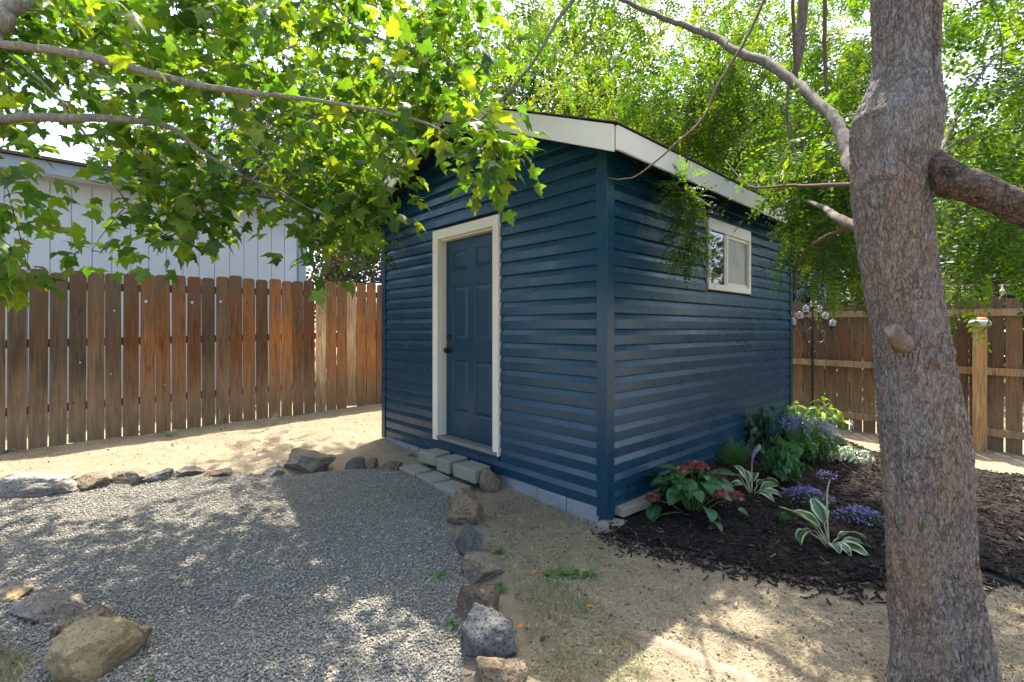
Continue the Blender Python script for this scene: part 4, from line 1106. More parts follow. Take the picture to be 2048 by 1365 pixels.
# dead twig in front of the side wall
locust_limb([P(1640,500,3.3), P(1600,515,3.4), P(1560,528,3.5), P(1533,537,3.5), P(1512,545,3.45)], [.005,.004,.004,.004,.003], 'branch', M_TWIG)
cl = [sample_px([(900,-60),(1740,-60),(1735,100),(1700,230),(1640,300),(1560,320),(1480,290),(1380,235),(1300,200),(1220,185),(1000,150),(930,150)], (3.9, 6.8), 90),
      sample_px([(1240,140),(1720,120),(1700,240),(1640,300),(1560,320),(1480,290),(1380,235),(1300,200),(1240,180)], (3.9, 5.6), 80),
      sample_px([(1585,370),(1610,330),(1700,260),(1705,380),(1715,470),(1725,545),(1660,545),(1635,500),(1615,430),(1590,410)], (2.9, 4.1), 90),
      sample_px([(1590,300),(1700,250),(1705,420),(1620,430)], (2.8, 3.4), 24),
      sample_px([(1340,350),(1375,345),(1385,430),(1405,475),(1385,520),(1360,480),(1355,430),(1340,390)], (3.45, 3.7), 18),
      sample_px([(1325,340),(1395,340),(1400,420),(1370,440),(1335,410)], (3.42, 3.7), 14),
      sample_px([(1890,-60),(2110,-60),(2110,500),(1990,500),(1920,470),(1895,450),(1960,330),(2000,200),(1960,120),(1910,60)], (2.3, 4.8), 120),
      sample_px([(1890,400),(2110,420),(2110,490),(1980,510),(1905,500)], (2.6, 4.0), 34),
      sample_px([(1895,545),(1950,545),(1970,590),(1925,600),(1900,580)], (3.0, 3.5), 5),
      sample_px([(700,380),(785,370),(785,470),(740,500),(700,450)], (5.0, 5.35), 16),
      sample_px([(700,60),(990,40),(930,190),(780,330),(690,330)], (5.6, 7.6), 60),
      sample_px([(1270,190),(1500,310),(1520,340),(1400,280),(1300,235)], (4.2, 5.2), 30)]
cl[0] = np.concatenate([np.repeat(cl[0][:50], 5, axis=0) + rng.normal(0, 1, (250, 3)) * (.24, .24, .14), cl[0][50:]])
vis_cl = np.concatenate(cl); vis_cl = vis_cl[~in_shed(vis_cl)]
over = ellipsoid(np.array((1.4, 1.9, 5.0)), np.array((2.7, 2.1, 1.3)), 20, outside_frame)
over = np.repeat(over, 5, axis=0) + rng.normal(0, .2, (100, 3)); over = over[outside_frame(over)]
tg = np.concatenate([vis_cl, over])
tw, dirs = grow(Lk, tg, 1.4, .0024)
tw.v = [(a-1.6, b-1.75, c) for a, b, c in tw.v]
tw.obj('twigs', M_TWIG, TR)['kind'] = 'stuff'
spr = np.where((tg[:, 1] > 3.4) & (tg[:, 1] < 3.75) & (tg[:, 2] < 2.55), .05, .10)
pos, mats, cols = leafset(tg, dirs, 9, spr, (.80, 1.35), [(.034,.088,.013),(.046,.115,.015),(.026,.07,.014),(.068,.142,.017),(.10,.172,.02)], .45, .5)
near = pos[:, 1] < 4.4; inf = ~outside_frame(pos)
pick = np.where(near & inf, rng.integers(0, 3, len(pos)), rng.integers(3, 5, len(pos)))
leaf_parts(FR_HI + FR_LO, pos, mats, cols, pick, TR, M_LOCUST, 'leaf', 'crown')
# surface root in the foreground dirt
rp = [G(1225,1240), G(1275,1262), G(1340,1295), G(1420,1330), G(1500,1362), G(1600,1410), Vector((1.30,1.72,.0))]
pts, rr = catmull([p + Vector((0, 0, -.02)) for p in rp], [.02,.045,.06,.062,.058,.06,.09], .03)
pts[:, 2] -= .022; pts += rng.normal(0, .003, pts.shape)
m = MB(); m.tube(pts, rr, 16); m.v = [(p[0]-1.6, p[1]-1.75, p[2]*1.0) for p in m.v]
o = m.obj('surface_root', M_ROOT, TR); o['label'] = 'smooth tan root bulging out of the dirt'

# ---------------- trees beyond the fences
rh = (np.array([(0,0,0),(.42,.45,.05),(0,1,-.06),(-.42,.45,.05)], float), np.array([(0,1,2),(0,2,3)]))
def far_tree(name, label, x, y, zc, rad, cols, n, leaf=.13, trunk=.14, blobs=26, grp='trees beyond the fence'):
    t = thing(name, label, 'tree' if zc > 2.2 else 'bush', (x, y, gz(x, y)), 0, grp)
    m = MB(); z0 = zc - rad[2] * .6
    m.tube([(0,0,-.3),(.05,.02,z0*.6),(.0,.05,zc)], [trunk, trunk*.8, trunk*.35], 8)
    b = rng.normal(0, 1, (blobs, 3)); b /= np.linalg.norm(b, axis=1, keepdims=True); b *= (rng.uniform(.25, 1, (blobs, 1)) ** .5); b = b * rad * .85 + (0, 0, zc)
    for q in b[:12]:
        m.tube([(0, .02, z0), tuple((np.array((0, 0, z0)) + q) / 2 + (0, 0, .1)), tuple(q)], [trunk*.4, trunk*.25, .012], 5)
    m.obj('trunk', M_BARK_FINE, t)
    k = rng.integers(0, blobs, n)
    pos = b[k] + rng.normal(0, 1, (n, 3)) * np.array(rad) * .145
    fw = rng.normal(size=(n, 3)); up = rng.normal(0, .6, (n, 3)) + (0, 0, 1.0)
    mats = frames(fw, up) * (leaf * rng.uniform(.6, 1.3, n))[:, None, None]
    c = np.array(cols)[rng.integers(0, len(cols), n)] * rng.uniform(.28, .68, (n, 1))
    V, F, C = scatter(rh[0], rh[1], pos, mats, None, c)
    link('crown', np_mesh('crown', V, F, C), M_FARLEAF, t)
gr = [(.07,.16,.03),(.09,.19,.035),(.055,.13,.03)]; yl = [(.14,.24,.04),(.11,.21,.035),(.17,.25,.05)]; gy = [(.16,.19,.13),(.20,.21,.15),(.13,.16,.12),(.24,.21,.16)]; bl = [(.12,.16,.15),(.15,.19,.18),(.09,.13,.13)]
far_tree('leafy_tree', 'yellow green leafy tree rising behind the shed roof', .5, 12.5, 5.4, (3.0, 2.4, 2.4), yl, 9000)
far_tree('leafy_tree', 'mid green leafy tree behind the shed, seen left of the roof peak', -3.6, 13.5, 5.4, (2.8, 2.2, 2.6), gr + yl, 8000)
far_tree('leafy_tree', 'bright green tree filling the gap between shed and trunk', 5.2, 11.2, 4.3, (2.6, 2.2, 2.7), gr + yl, 9000)
far_tree('leafy_tree', 'light green tree right of the foreground trunk, beyond the fence', 10.4, 10.5, 4.4, (2.5, 2.2, 2.1), yl + gr, 7000)
far_tree('grey_green_tree', 'pale grey green tree above the neighbour house roof', -8.6, 14.5, 6.6, (2.8, 2.4, 2.8), bl + gy, 8000, .11)
far_tree('grey_green_bush', 'dusty grey green bush between neighbour house and shed', -3.4, 11.6, 2.1, (2.0, 1.4, 1.5), gy, 9000, .085, .08)
far_tree('leafy_tree', 'distant green tree at the far left above the house eave', -15.5, 13.0, 4.4, (2.4, 2.2, 2.2), gr + bl, 5000)
far_tree('leafy_tree', 'green shrub standing close behind the right fence', 6.6, 8.4, 1.6, (1.4, .9, 1.0), yl + gr, 4000, .09, .06)

far_tree('leafy_tree', 'tall green tree beyond the neighbour house, behind the maple leaves', -6.4, 16.5, 8.2, (3.6, 2.6, 3.6), gr + yl, 8000, .18)
far_tree('leafy_tree', 'tall yellow green tree far behind the shed ridge', 2.2, 17.0, 9.0, (4.2, 2.6, 3.8), yl + gr, 9000, .18)
far_tree('leafy_tree', 'tall green tree far behind the grey branch', 8.2, 17.5, 8.6, (3.4, 2.6, 3.8), gr, 7000, .18)
dg_ = [(.05,.12,.025),(.065,.14,.03),(.04,.10,.025)]
for (x_, y_, z_, lab) in ((-17.5, 24, 6.5, 'distant green tree far left behind the neighbour house'), (-9.5, 25, 8.5, 'distant dark green tree behind the grey blue spruce'), (-2.2, 24, 9.0, 'distant green tree straight behind the shed peak'), (5.2, 25, 9.5, 'distant green tree far behind the shed eave'),
                          (12.5, 24, 8.0, 'distant green tree behind the tall dark spruce'), (20.5, 23, 7.0, 'distant green tree at the far right edge')):
    far_tree('leafy_tree', lab, x_, y_, z_, (4.4, 2.6, 5.4), dg_, 6500, .30, .25, 34)
def spruce(name, label, x, y, h, rad, cols, tiers, z0=.4, nb=13):
    t = thing(name, label, 'tree', (x, y, gz(x, y)), rng.uniform(0, 6), 'spruce trees beyond the fence')
    m = MB().tube([(0,0,-.3),(0,0,h*.5),(0,0,h)], [.05 + h*.016, .03 + h*.009, .01], 8)
    P_, D_, = [], []
    for k in range(tiers):
        f = k / tiers; z = z0 + (h - z0) * f; L = rad * (1 - f) ** .85 + .12
        for b in range(nb):
            a = 2*math.pi*(b + rng.uniform(-.3, .3))/nb + k*1.1; Lb = L * rng.uniform(.75, 1.1)
            tip = np.array((math.cos(a)*Lb, math.sin(a)*Lb, z - .22*Lb)); s0 = np.array((0, 0, z))
            m.tube([s0, s0*.5+tip*.5+(0,0,-.03*Lb), tip], [.018, .012, .004], 4, cap=False)
            nn = int(10 + 34 * Lb)
            tt = rng.uniform(.15, 1, nn)[:, None]
            q = s0 + (tip - s0) * tt + rng.normal(0, .03, (nn, 3))
            d = (tip - s0) / Lb * .7 + rng.normal(0, .5, (nn, 3)) + (0, 0, -.35)
            P_.append(q); D_.append(d)
    m.obj('trunk', M_BARK, t)
    pos = np.concatenate(P_); fw = np.concatenate(D_); n = len(pos)
    s = rng.uniform(.10, .22, n); mats = frames(fw, rng.normal(0, .5, (n, 3)) + (0, 0, 1.0)) * np.stack([s*.28, s, s], 1)[:, None, :]
    c = np.array(cols)[rng.integers(0, len(cols), n)] * rng.uniform(.7, 1.3, (n, 1))
    V, F, C = scatter(rh[0], rh[1], pos, mats, None, c)
    link('crown', np_mesh('crown', V, F, C), M_NEEDLE, t)
blue = [(.17,.23,.21),(.22,.28,.25),(.13,.19,.17)]; dk = [(.045,.075,.06),(.06,.09,.075),(.085,.12,.10)]
spruce('blue_spruce', 'pale blue spruce behind the fence beside the candle stand', 5.9, 9.7, 3.6, 1.25, blue, 22)
spruce('dark_spruce', 'tall dark spruce rising left of the foreground trunk', 9.0, 12.6, 9.0, 2.2, dk, 34, 1.0)
spruce('dark_spruce', 'broad dark spruce beyond the fence at the right edge', 12.2, 11.4, 5.2, 3.2, dk + blue, 22, .5, 16)
spruce('blue_spruce', 'grey blue spruce seen through the maple leaves', -9.5, 17.0, 12.0, 2.4, bl, 30, 1.0)
# ---------------- unseen trees added to green the shade; the last one is mirrored in the window
far_tree('leafy_tree', 'unseen leafy tree added straight behind the viewer', 2.8, -4.5, 3.2, (3.0, 1.8, 2.6), gr, 5000, .16, .16, 26, 'unseen trees added to green the shade')
far_tree('leafy_tree', 'unseen leafy tree added behind the viewer, facing the door', -5.0, -4.0, 3.4, (3.2, 1.8, 2.8), gr, 5000, .16, .16, 26, 'unseen trees added to green the shade')
far_tree('leafy_tree', 'unseen leafy tree added far right of the viewer', 8.2, -.5, 3.2, (2.0, 2.6, 2.6), gr, 4500, .16, .16, 26, 'unseen trees added to green the shade')

far_tree('leafy_tree', 'leafy tree beyond the right fence, mirrored in the shed window', 10.2, 7.6, 3.3, (2.4, 2.6, 2.6), gr + yl, 6000, .14, .14)

# ================================================================== ROCKS
def rock(px0, px1, py0, py1, mat, label, seed, ang=.35, hfac=.62, rz=0.0, squash=.85):
    g = G((px0+px1)/2, py1 - .10 * (py1-py0))
    k = g.y / FPX; w = (px1-px0) * k; vis = (py1-py0) * k
    el = math.atan2(CAMZ - g.z, g.y)
    dep = w * squash
    w *= .95; h = max(.05, (vis - dep * math.sin(el) * .6) / math.cos(el)); h = max(h, vis * .5) * .9
    c = Vector((g.x, g.y + dep * .42, g.z - h * .32))
    rs = random.Random(seed); planes = []
    for _ in range(13):
        d = Vector((rs.gauss(0, 1), rs.gauss(0, 1), rs.gauss(.15, .8))).normalized(); planes.append((d, rs.uniform(.48, .82)))
    bm = bmesh.new(); bmesh.ops.create_icosphere(bm, subdivisions=5, radius=1)
    off = Vector((seed * 3.1, seed * 1.7, seed * .9))
    for v in bm.verts:
        p = v.co.copy()
        for d, q in planes:
            e = p.dot(d) - q
            if e > 0: p -= d * e * .97
        if v.co.z < 0:
            k = 1 / max(.45, math.sqrt(max(0, 1 - v.co.z**2))); p.x *= k ** .8; p.y *= k ** .8
        n = mnoise.fractal(p * 2.1 + off, 1, 2, 5) * .13 + mnoise.fractal(p * 9 + off, .9, 2, 4) * .035
        pit = mnoise.noise(p * 15 + off * 2); n -= .03 * max(0, pit - .25)
        v.co = p * (1 + n)
    xs_ = [v.co.x for v in bm.verts]; ys_ = [v.co.y for v in bm.verts]; zs_ = [v.co.z for v in bm.verts]
    for v in bm.verts:
        v.co.x = ((v.co.x - min(xs_)) / (max(xs_) - min(xs_)) - .5) * w; v.co.y = ((v.co.y - min(ys_)) / (max(ys_) - min(ys_)) - .5) * dep
        v.co.z = (v.co.z - min(zs_)) / (max(zs_) - min(zs_)) * h * 1.22
    me = bpy.data.meshes.new('border_rock'); bm.to_mesh(me); bm.free()
    me.polygons.foreach_set('use_smooth', [True] * len(me.polygons))
    o = link('border_rock', me, mat, None, c, (0, 0, rz))
    return tag(o, label, 'rock', 'rocks edging the gravel')
T_, G_, P_r, O_, B_ = M_ROCK_TAN, M_ROCK_GREY, M_ROCK_PALE, M_ROCK_OCHRE, M_ROCK_BROWN
rock(-60,128,936,1002,P_r,'wide pale pitted rock slab at the left edge of the gravel',1,squash=.55,rz=.15)
rock(118,205,940,987,T_,'rough olive brown rock right of the pale slab',2)
rock(192,277,934,979,T_,'rounded tan pitted rock fourth from the big boulder',3)
rock(270,332,936,973,G_,'low dark grey rock before the sunlit dirt strip',4)
rock(328,392,934,960,G_,'flat grey rock half buried beside the straw tuft',5)
rock(386,482,934,960,B_,'long flat orange brown rock under dry straw',6,squash=.5)
rock(512,560,928,960,P_r,'small pale rock touching the left of the big boulder',7)
rock(546,664,892,954,T_,'big rounded tan boulder on the back gravel edge',8,squash=.75)
rock(682,731,911,944,G_,'small bluish grey rock right of the big boulder',9)
rock(723,757,912,943,B_,'small brown rock between the grey and the olive rock',10)
rock(755,801,917,947,B_,'small olive brown rock beside the low step blocks',11)
rock(955,1008,930,992,B_,'brown rock leaning on the shed beside the step',12)
rock(878,968,972,1062,B_,'lumpy earthy brown rock below the step blocks',13)
rock(902,968,1045,1128,G_,'angular grey rock between the lumpy brown and the smooth rock',14)
rock(914,1014,1104,1176,T_,'smooth rounded tan rock in the middle of the path edge',15)
rock(904,1006,1168,1262,B_,'brown wedge rock sloping into the gravel',16)
rock(908,1040,1212,1336,G_,'large craggy grey rock near the bottom of the path edge',17)
rock(944,1062,1320,1400,T_,'pale flat topped rock cut by the bottom of the picture',18)
rock(-40,32,1172,1216,O_,'small ochre rock at the left picture edge',19)
rock(-20,160,1188,1258,T_,'tan pitted rock mostly buried above the ochre boulder',20,squash=.6)
rock(80,196,1215,1312,B_,'brown rock tucked behind the ochre boulder',21)
rock(52,240,1238,1392,O_,'large ochre boulder with dark patches in the bottom left corner',22,squash=.75,rz=.3)

# ================================================================== PLANTS
def blade(L, W, arch, fold=.15, nu=9, nv=7, tip=1.0, wave=0.0, edge=None, mid=None, colr=(.05,.13,.03), name='leaf', droop0=0.0):
    """a leaf blade along +y, arching down; edge = colour of its margin"""
    V = []; C = []
    y = z = 0.0; a = droop0; ds = L / (nu - 1)
    for i in range(nu):
        t = i / (nu - 1); w = W * .5 * (math.sin(math.pi * min(1, t * .93 + .05)) ** .8) * (1 - .15 * t) if t < 1 else .001
        for j in range(nv):
            u = (j / (nv - 1)) * 2 - 1
            V.append((u * w, y, z + fold * abs(u) * w + wave * w * math.sin(t * 14 + u * 2) * abs(u)))
            c = np.array(colr) * (1.0 + .22 * (j % 2))
            if edge is not None and abs(u) > .72: c = np.array(edge)
            if mid is not None and abs(u) < .1: c = np.array(mid)
            C.append(c)
        y += ds * math.cos(a); z -= ds * math.sin(a); a += arch / (nu - 1)
    F = [(i*nv+j, i*nv+j+1, (i+1)*nv+j+1, (i+1)*nv+j) for i in range(nu - 1) for j in range(nv - 1)]
    return np_mesh(name, np.array(V), np.array(F), np.array(C), True)
def put_leaf(me, root, p, az, el, roll=0.0, s=1.0, mat=None, name='leaf'):
    if len(me.materials) == 0: me.materials.append(mat or M_PLANT)
    o = bpy.data.objects.new(name, me); COL.objects.link(o); o.parent = root
    o.matrix_local = Matrix.Translation(p) @ Matrix.Rotation(az - math.pi/2, 4, 'Z') @ Matrix.Rotation(el, 4, 'X') @ Matrix.Rotation(roll, 4, 'Y') @ Matrix.Scale(s, 4)
    return o
def stems(root, ends, r=.003, mat=None, name='stem', base=(0, 0, 0), colr=None):
    m = MB()
    for e in ends:
        e = Vector(e); b = Vector(base) + Vector((e.x, e.y, 0)) * .12
        m.tube([b - Vector((0, 0, .02)), b * .5 + e * .5 + Vector((0, 0, .04 * e.length)), e], [r * 1.3, r, r * .7], 5)
    return m.obj(name, mat or M_STEM, root)
M_STEM = mat_simple('green_stem', (.09, .16, .04), .6, .3, 0, .3)
M_STEM_PALE = mat_simple('pale_stem', (.30, .31, .17), .6, .3, 0, .25)

WHITE = (.52, .58, .40); HG = (.045, .115, .04)
def hosta(px, py, label, leaves, flower=None):
    g = G(px, py); t = thing('hosta_plant', label, 'plant', g + Vector((0, 0, .02)), 0, 'hostas in the mulch bed')
    k = g.y / FPX
    for (az, el, Lp, L, W, arch, roll) in leaves:
        q_ = (1.2, 1.3, 1.25) if px < 1600 else (.9, .85, .85)
        Lp *= q_[0]; L *= q_[1]; W *= q_[2]
        az = R(az); el = R(el)
        e = Vector((math.cos(az) * math.cos(el), math.sin(az) * math.cos(el), math.sin(el))) * Lp
        m = MB(); m.tube([(0, 0, -.02), e * .5 + Vector((0, 0, .01)), e], [.006, .005, .004], 6); m.obj('leaf_stalk', M_STEM_PALE, t)
        me = blade(L, W, R(arch), .28, 11, 9, wave=.10, edge=WHITE, mid=(.14,.22,.09), colr=HG)
        put_leaf(me, t, e, az, el * .75, R(roll))
    if flower:
        pts = [Vector(q) for q in flower]
        m = MB(); c_, r_ = catmull(pts, [.006] * (len(pts) - 1) + [.004], .03); m.tube(c_, r_, 6); m.obj('flower_stalk', M_STEM_PALE, t)
    return t
h1 = hosta(1503, 1000, 'striped hosta with withered purple flower beside the red hydrangea',
      [(160,62,.13,.13,.07,110,20),(125,70,.15,.10,.05,70,-10),(35,40,.10,.20,.085,85,-25),(10,35,.09,.22,.09,95,10),(60,50,.11,.18,.08,80,0),(-20,30,.08,.16,.07,110,20),(-75,45,.06,.14,.06,90,10),(90,65,.10,.13,.07,60,0),(200,55,.10,.12,.06,100,-20)],
      [(0,0,0),(.005,.01,.16),(.015,.02,.30)])
m = MB(); m.tube([(.015,.02,.29),(.02,.018,.33),(.035,.01,.37),(.055,0,.40),(.062,-.004,.425)], [.006,.011,.016,.02,.008], 9)
m.v = [(a + random.uniform(-.003,.003), b + random.uniform(-.003,.003), c) for a, b, c in m.v]
m.obj('withered_flower', mat_simple('withered_purple', (.22,.20,.30), .8, .2, 0, .4, 60, .6), h1)
hosta(1658, 1102, 'large white edged hosta in the mulch nearest the tree trunk',
      [(150,58,.12,.30,.115,35,20),(140,66,.14,.20,.10,60,-15),(92,72,.16,.20,.13,25,0),(178,38,.16,.17,.12,170,10),(165,50,.11,.16,.08,100,15),(18,32,.11,.24,.10,70,-20),(-2,22,.10,.24,.09,80,10),(-40,25,.07,.20,.11,80,20),(-70,45,.05,.15,.10,110,0),(-100,50,.05,.14,.09,100,0),(-20,30,.08,.18,.09,90,-10)],
      [(0,0,0),(.015,.04,.18),(.035,.07,.33),(.06,.08,.40)])
# hydrangea
def hydrangea():
    g = G(1385, 1030); t = thing('hydrangea', 'red flowering hydrangea with broad green leaves at the shed corner', 'plant', g + Vector((0, 0, .02)))
    ml = [blade(.165, .12, R(a), .18, 8, 7, mid=(.10,.19,.07), colr=c) for a, c in ((60, (.035,.12,.038)), (95, (.045,.145,.04)), (40, (.03,.10,.04)))]
    ends = []
    for i in range(84):
        az = random.uniform(0, 2*math.pi); rr = random.uniform(.05, .34) * (1 if math.sin(az) < 0 else .7); h = .05 + .22 * (1 - (rr/.32)**2) + random.uniform(-.04, .05)
        p = Vector((math.cos(az)*rr*1.05, math.sin(az)*rr*.8, max(.03, h)))
        put_leaf(random.choice(ml), t, p, az + random.uniform(-.6, .6), R(random.uniform(-25, 30)), R(random.uniform(-25, 25)), random.uniform(.65, 1.15))
        if i % 3 == 0: ends.append(p)
    k = g.y / FPX
    heads = [(1306,998,-.12),(1366,942,-.05),(1402,934,-.03),(1438,950,-.04),(1442,990,-.18),(1472,994,-.16),(1384,930,.02)]
    fc = [(.26,.045,.04),(.20,.035,.035),(.31,.08,.06),(.36,.25,.16)]
    for (hx, hy, dy) in heads:
        w = P(hx, hy, g.y + dy); c = w - t.location; ends.append(c)
        n = 60; d = rng.normal(size=(n, 3)); d /= np.linalg.norm(d, axis=1, keepdims=True); d[:, 2] = np.abs(d[:, 2]) * .9 - .15
        pos = np.array(c) + d * np.array((.052, .052, .042)) * rng.uniform(.7, 1.05, (n, 1))
        mats = frames(rng.normal(size=(n, 3)), d) * rng.uniform(.016, .024, n)[:, None, None]
        pet = (np.array([(0,0,0),(.5,.1,.1),(.55,.55,.2),(0,.42,.02),(-.55,.5,.2),(-.5,-.05,.1),(-.45,-.55,.2),(0,-.4,.02),(.5,-.5,.2)]), np.array([(0,1,2),(0,2,3),(0,3,4),(0,4,5),(0,5,6),(0,6,7),(0,7,8),(0,8,1)]))
        pc = np.ones((9, 3)); pc[[2,4,6,8]] = (1.3, 2.2, 2.0)
        V, F, C = scatter(pet[0], pet[1], pos, mats, pc, np.array(fc)[rng.choice(4, n, p=[.4,.3,.2,.1])])
        link('flower_head', np_mesh('flower_head', V, F, C), M_PETAL, t)
    stems(t, ends, .0035)
hydrangea()
# needle-leaved bright green clump
def spiky(px, py, label, n, h, rad, cols, wd=.004, name='spiky_plant'):
    g = G(px, py); t = thing(name, label, 'plant', g + Vector((0, 0, .01)))
    P0, D0 = [], []; ends = []
    for i in range(n):
        az = random.uniform(0, 6.28); le = random.uniform(0, .75); L = h * random.uniform(.7, 1.1)
        e = Vector((math.cos(az)*math.sin(le)*rad/.6, math.sin(az)*math.sin(le)*rad/.6, L*math.cos(le*.8))); ends.append(e)
        for q in range(16):
            f = random.uniform(.2, 1); P0.append(e * f); D0.append(Vector((random.gauss(0,1), random.gauss(0,1), random.gauss(.8,.5))))
    pos = np.array(P0); fw = np.array(D0); k = len(pos); s = rng.uniform(.02, .04, k)
    mats = frames(fw, rng.normal(size=(k, 3))) * np.stack([np.full(k, wd), s, s], 1)[:, None, :]
    c = np.array(cols)[rng.integers(0, len(cols), k)] * rng.uniform(.75, 1.3, (k, 1))
    V, F, C = scatter(rh[0], rh[1], pos, mats, None, c)
    link('foliage', np_mesh('foliage', V, F, C), M_PLANT, t)['kind'] = 'stuff'
    stems(t, ends, .0018)
    return t
spiky(1462, 950, 'bright green needle leaved clump against the shed wall', 140, .32, .23, [(.07,.20,.03),(.09,.25,.04),(.05,.16,.03)], .0045)
spiky(1565, 1052, 'tiny green weed in the open mulch', 12, .07, .05, [(.08,.20,.04)], .003, 'weed')
spiky(1915, 1170, 'small green weed in the mulch right of the trunk', 14, .08, .06, [(.08,.20,.04)], .003, 'weed')
# leafy shrubs
def leafy(px, py, name, label, n, size, h, rad, cols, droop, mat=None, leafL=.08, leafW=.035, arch=60, dy=0.0, lean=(0, 0), ecol=None):
    g = G(px, py) + Vector((0, dy, 0)); g.z = gz(g.x, g.y) + .01
    t = thing(name, label, 'plant', g)
    ml = [blade(leafL, leafW, R(arch), .2, 7, 5, colr=c, edge=ecol) for c in cols]
    ends = []
    nst = max(6, n // 9)
    for k in range(nst):
        az = random.uniform(0, 6.28); rr = rad * random.uniform(.1, 1) ** .6; hh = h * random.uniform(.65, 1.05) * (1 - .35 * (rr/rad)**2)
        e = Vector((math.cos(az)*rr + lean[0], math.sin(az)*rr*.85 + lean[1], hh)); ends.append(e)
        b = Vector((e.x, e.y, 0)) * .15
        for q in range(n // nst):
            f = random.uniform(.3, 1.02); p = b.lerp(e, f) + Vector((random.gauss(0,.012), random.gauss(0,.012), .03*math.sin(f*3)))
            put_leaf(random.choice(ml), t, p, random.uniform(0, 6.28), R(random.uniform(-60, 15) - droop), R(random.uniform(-40, 40)), random.uniform(size[0], size[1]), mat)
    stems(t, ends, .003)
    return t, ends
leafy(1535, 925, 'drooping_shrub', 'dark drooping shrub with glossy wilted leaves against the wall', 380, (.7, 1.25), .70, .42, [(.016,.05,.026),(.025,.07,.03),(.02,.06,.035)], 25, None, .115, .055, 50, .12)
leafy(1508, 900, 'drooping_shrub', 'lone tall stem with shrivelled dark leaves by the wall', 40, (.6, 1.0), .62, .08, [(.03,.055,.03),(.06,.10,.05)], 35, None, .095, .05, 70, .1)
leafy(1588, 985, 'leafy_plant', 'fresh green plant with leaves cascading to the mulch', 300, (.7, 1.2), .48, .21, [(.04,.14,.04),(.055,.17,.045),(.035,.12,.04)], 30, None, .095, .042, 70, .15)
leafy(1650, 948, 'leafy_plant', 'mid green bush under the pale blue flower spikes', 300, (.7, 1.15), .40, .32, [(.06,.16,.045),(.075,.19,.05),(.05,.13,.05)], 10, None, .08, .036, 50, .2)
leafy(1645, 905, 'leafy_plant', 'yellow green bush at the back corner of the shed', 380, (.8, 1.3), .62, .46, [(.09,.21,.03),(.12,.26,.035),(.07,.17,.03),(.25,.30,.03)], -5, None, .15, .042, 60, .4)
leafy(1700, 935, 'silver_plant', 'silvery dusty miller leaning over the mulch', 260, (.7, 1.2), .20, .28, [(.26,.33,.31),(.32,.39,.37),(.20,.27,.26)], 5, None, .075, .02, 40, .1)
# flower spikes
def spikes(px, py, label, n, h, rad, cols, dy=0.0):
    g = G(px, py) + Vector((0, dy, 0)); g.z = gz(g.x, g.y); t = thing('flower_spikes', label, 'flowers', g); ends = []; Ps = []
    for i in range(n):
        az = random.uniform(0, 6.28); r_ = rad * random.uniform(0, 1); e = Vector((math.cos(az)*r_, math.sin(az)*r_*.7, h*random.uniform(.8,1.1))); ends.append(e)
        for q in range(36): Ps.append(e + Vector((random.gauss(0,.008), random.gauss(0,.008), -random.uniform(0, .10))))
    pos = np.array(Ps); k = len(pos); mats = rand_rot(k) * rng.uniform(.009, .016, k)[:, None, None]
    c = np.array(cols)[rng.integers(0, len(cols), k)] * rng.uniform(.8, 1.2, (k, 1))
    V, F, C = scatter(rh[0], rh[1], pos, mats, None, c); link('blossoms', np_mesh('blossoms', V, F, C), M_PETAL, t)['kind'] = 'stuff'
    stems(t, ends, .0022)
spikes(1620, 950, 'cluster of lavender blue flower spikes beside the shed corner', 26, .52, .16, [(.22,.27,.52),(.30,.34,.60),(.18,.20,.42)], .22)
spikes(1675, 945, 'pale grey blue flower spikes above the silvery plant', 30, .46, .26, [(.34,.40,.46),(.42,.46,.50),(.30,.34,.50)], .2)
# low mounds of purple flowers
def lobelia(px, py, label, rad, h, n, cols):
    g = G(px, py); t = thing('lobelia', label, 'flowers', g + Vector((0, 0, .015)), 0, 'purple lobelia mounds')
    k = n * 5; q = rng.normal(0, .5, (k, 2)).clip(-1, 1); pos = np.stack([q[:, 0]*rad, q[:, 1]*rad*.8, rng.uniform(.1, 1, k) * h * (1 - .55*(q**2).sum(1).clip(0, 1))], 1)
    mats = rand_rot(k) * np.stack([rng.uniform(.004,.008,k), rng.uniform(.014,.026,k), rng.uniform(.014,.026,k)], 1)[:, None, :]
    c = np.array([(.05,.12,.03),(.07,.15,.045),(.04,.09,.035)])[rng.integers(0, 3, k)] * rng.uniform(.7, 1.2, (k, 1))
    V, F, C = scatter(rh[0], rh[1], pos, mats, None, c); link('foliage', np_mesh('foliage', V, F, C), M_PLANT, t)['kind'] = 'stuff'
    q = rng.normal(0, .52, (n, 2)).clip(-1.05, 1.05); pos = np.stack([q[:, 0]*rad, q[:, 1]*rad*.8, h * (1.02 - .5*(q**2).sum(1).clip(0, 1)) + rng.normal(0, .010, n)], 1)
    fl = (np.array([(0,0,0),(.35,.9,.1),(-.35,.9,.1),(1,-.1,.1),(.6,-.8,.1),(-.6,-.8,.1),(-1,-.1,.1)]), np.array([(0,1,2),(0,3,1),(0,4,3),(0,5,4),(0,6,5),(0,2,6)]))
    up = rng.normal(0, .45, (n, 3)) + (0, -.35, 1); mats = frames(rng.normal(size=(n, 3)), up) * rng.uniform(.006, .0098, n)[:, None, None]
    c = np.array(cols)[rng.integers(0, len(cols), n)] * rng.uniform(.8, 1.25, (n, 1))
    V, F, C = scatter(fl[0], fl[1], pos, mats, None, c); link('blossoms', np_mesh('blossoms', V, F, C), M_PETAL, t)['kind'] = 'stuff'
pv = [(.21,.18,.42),(.17,.135,.34),(.28,.245,.48)]
lobelia(1612, 1012, 'violet lobelia mound left of the large hosta', .17, .12, 330, pv)
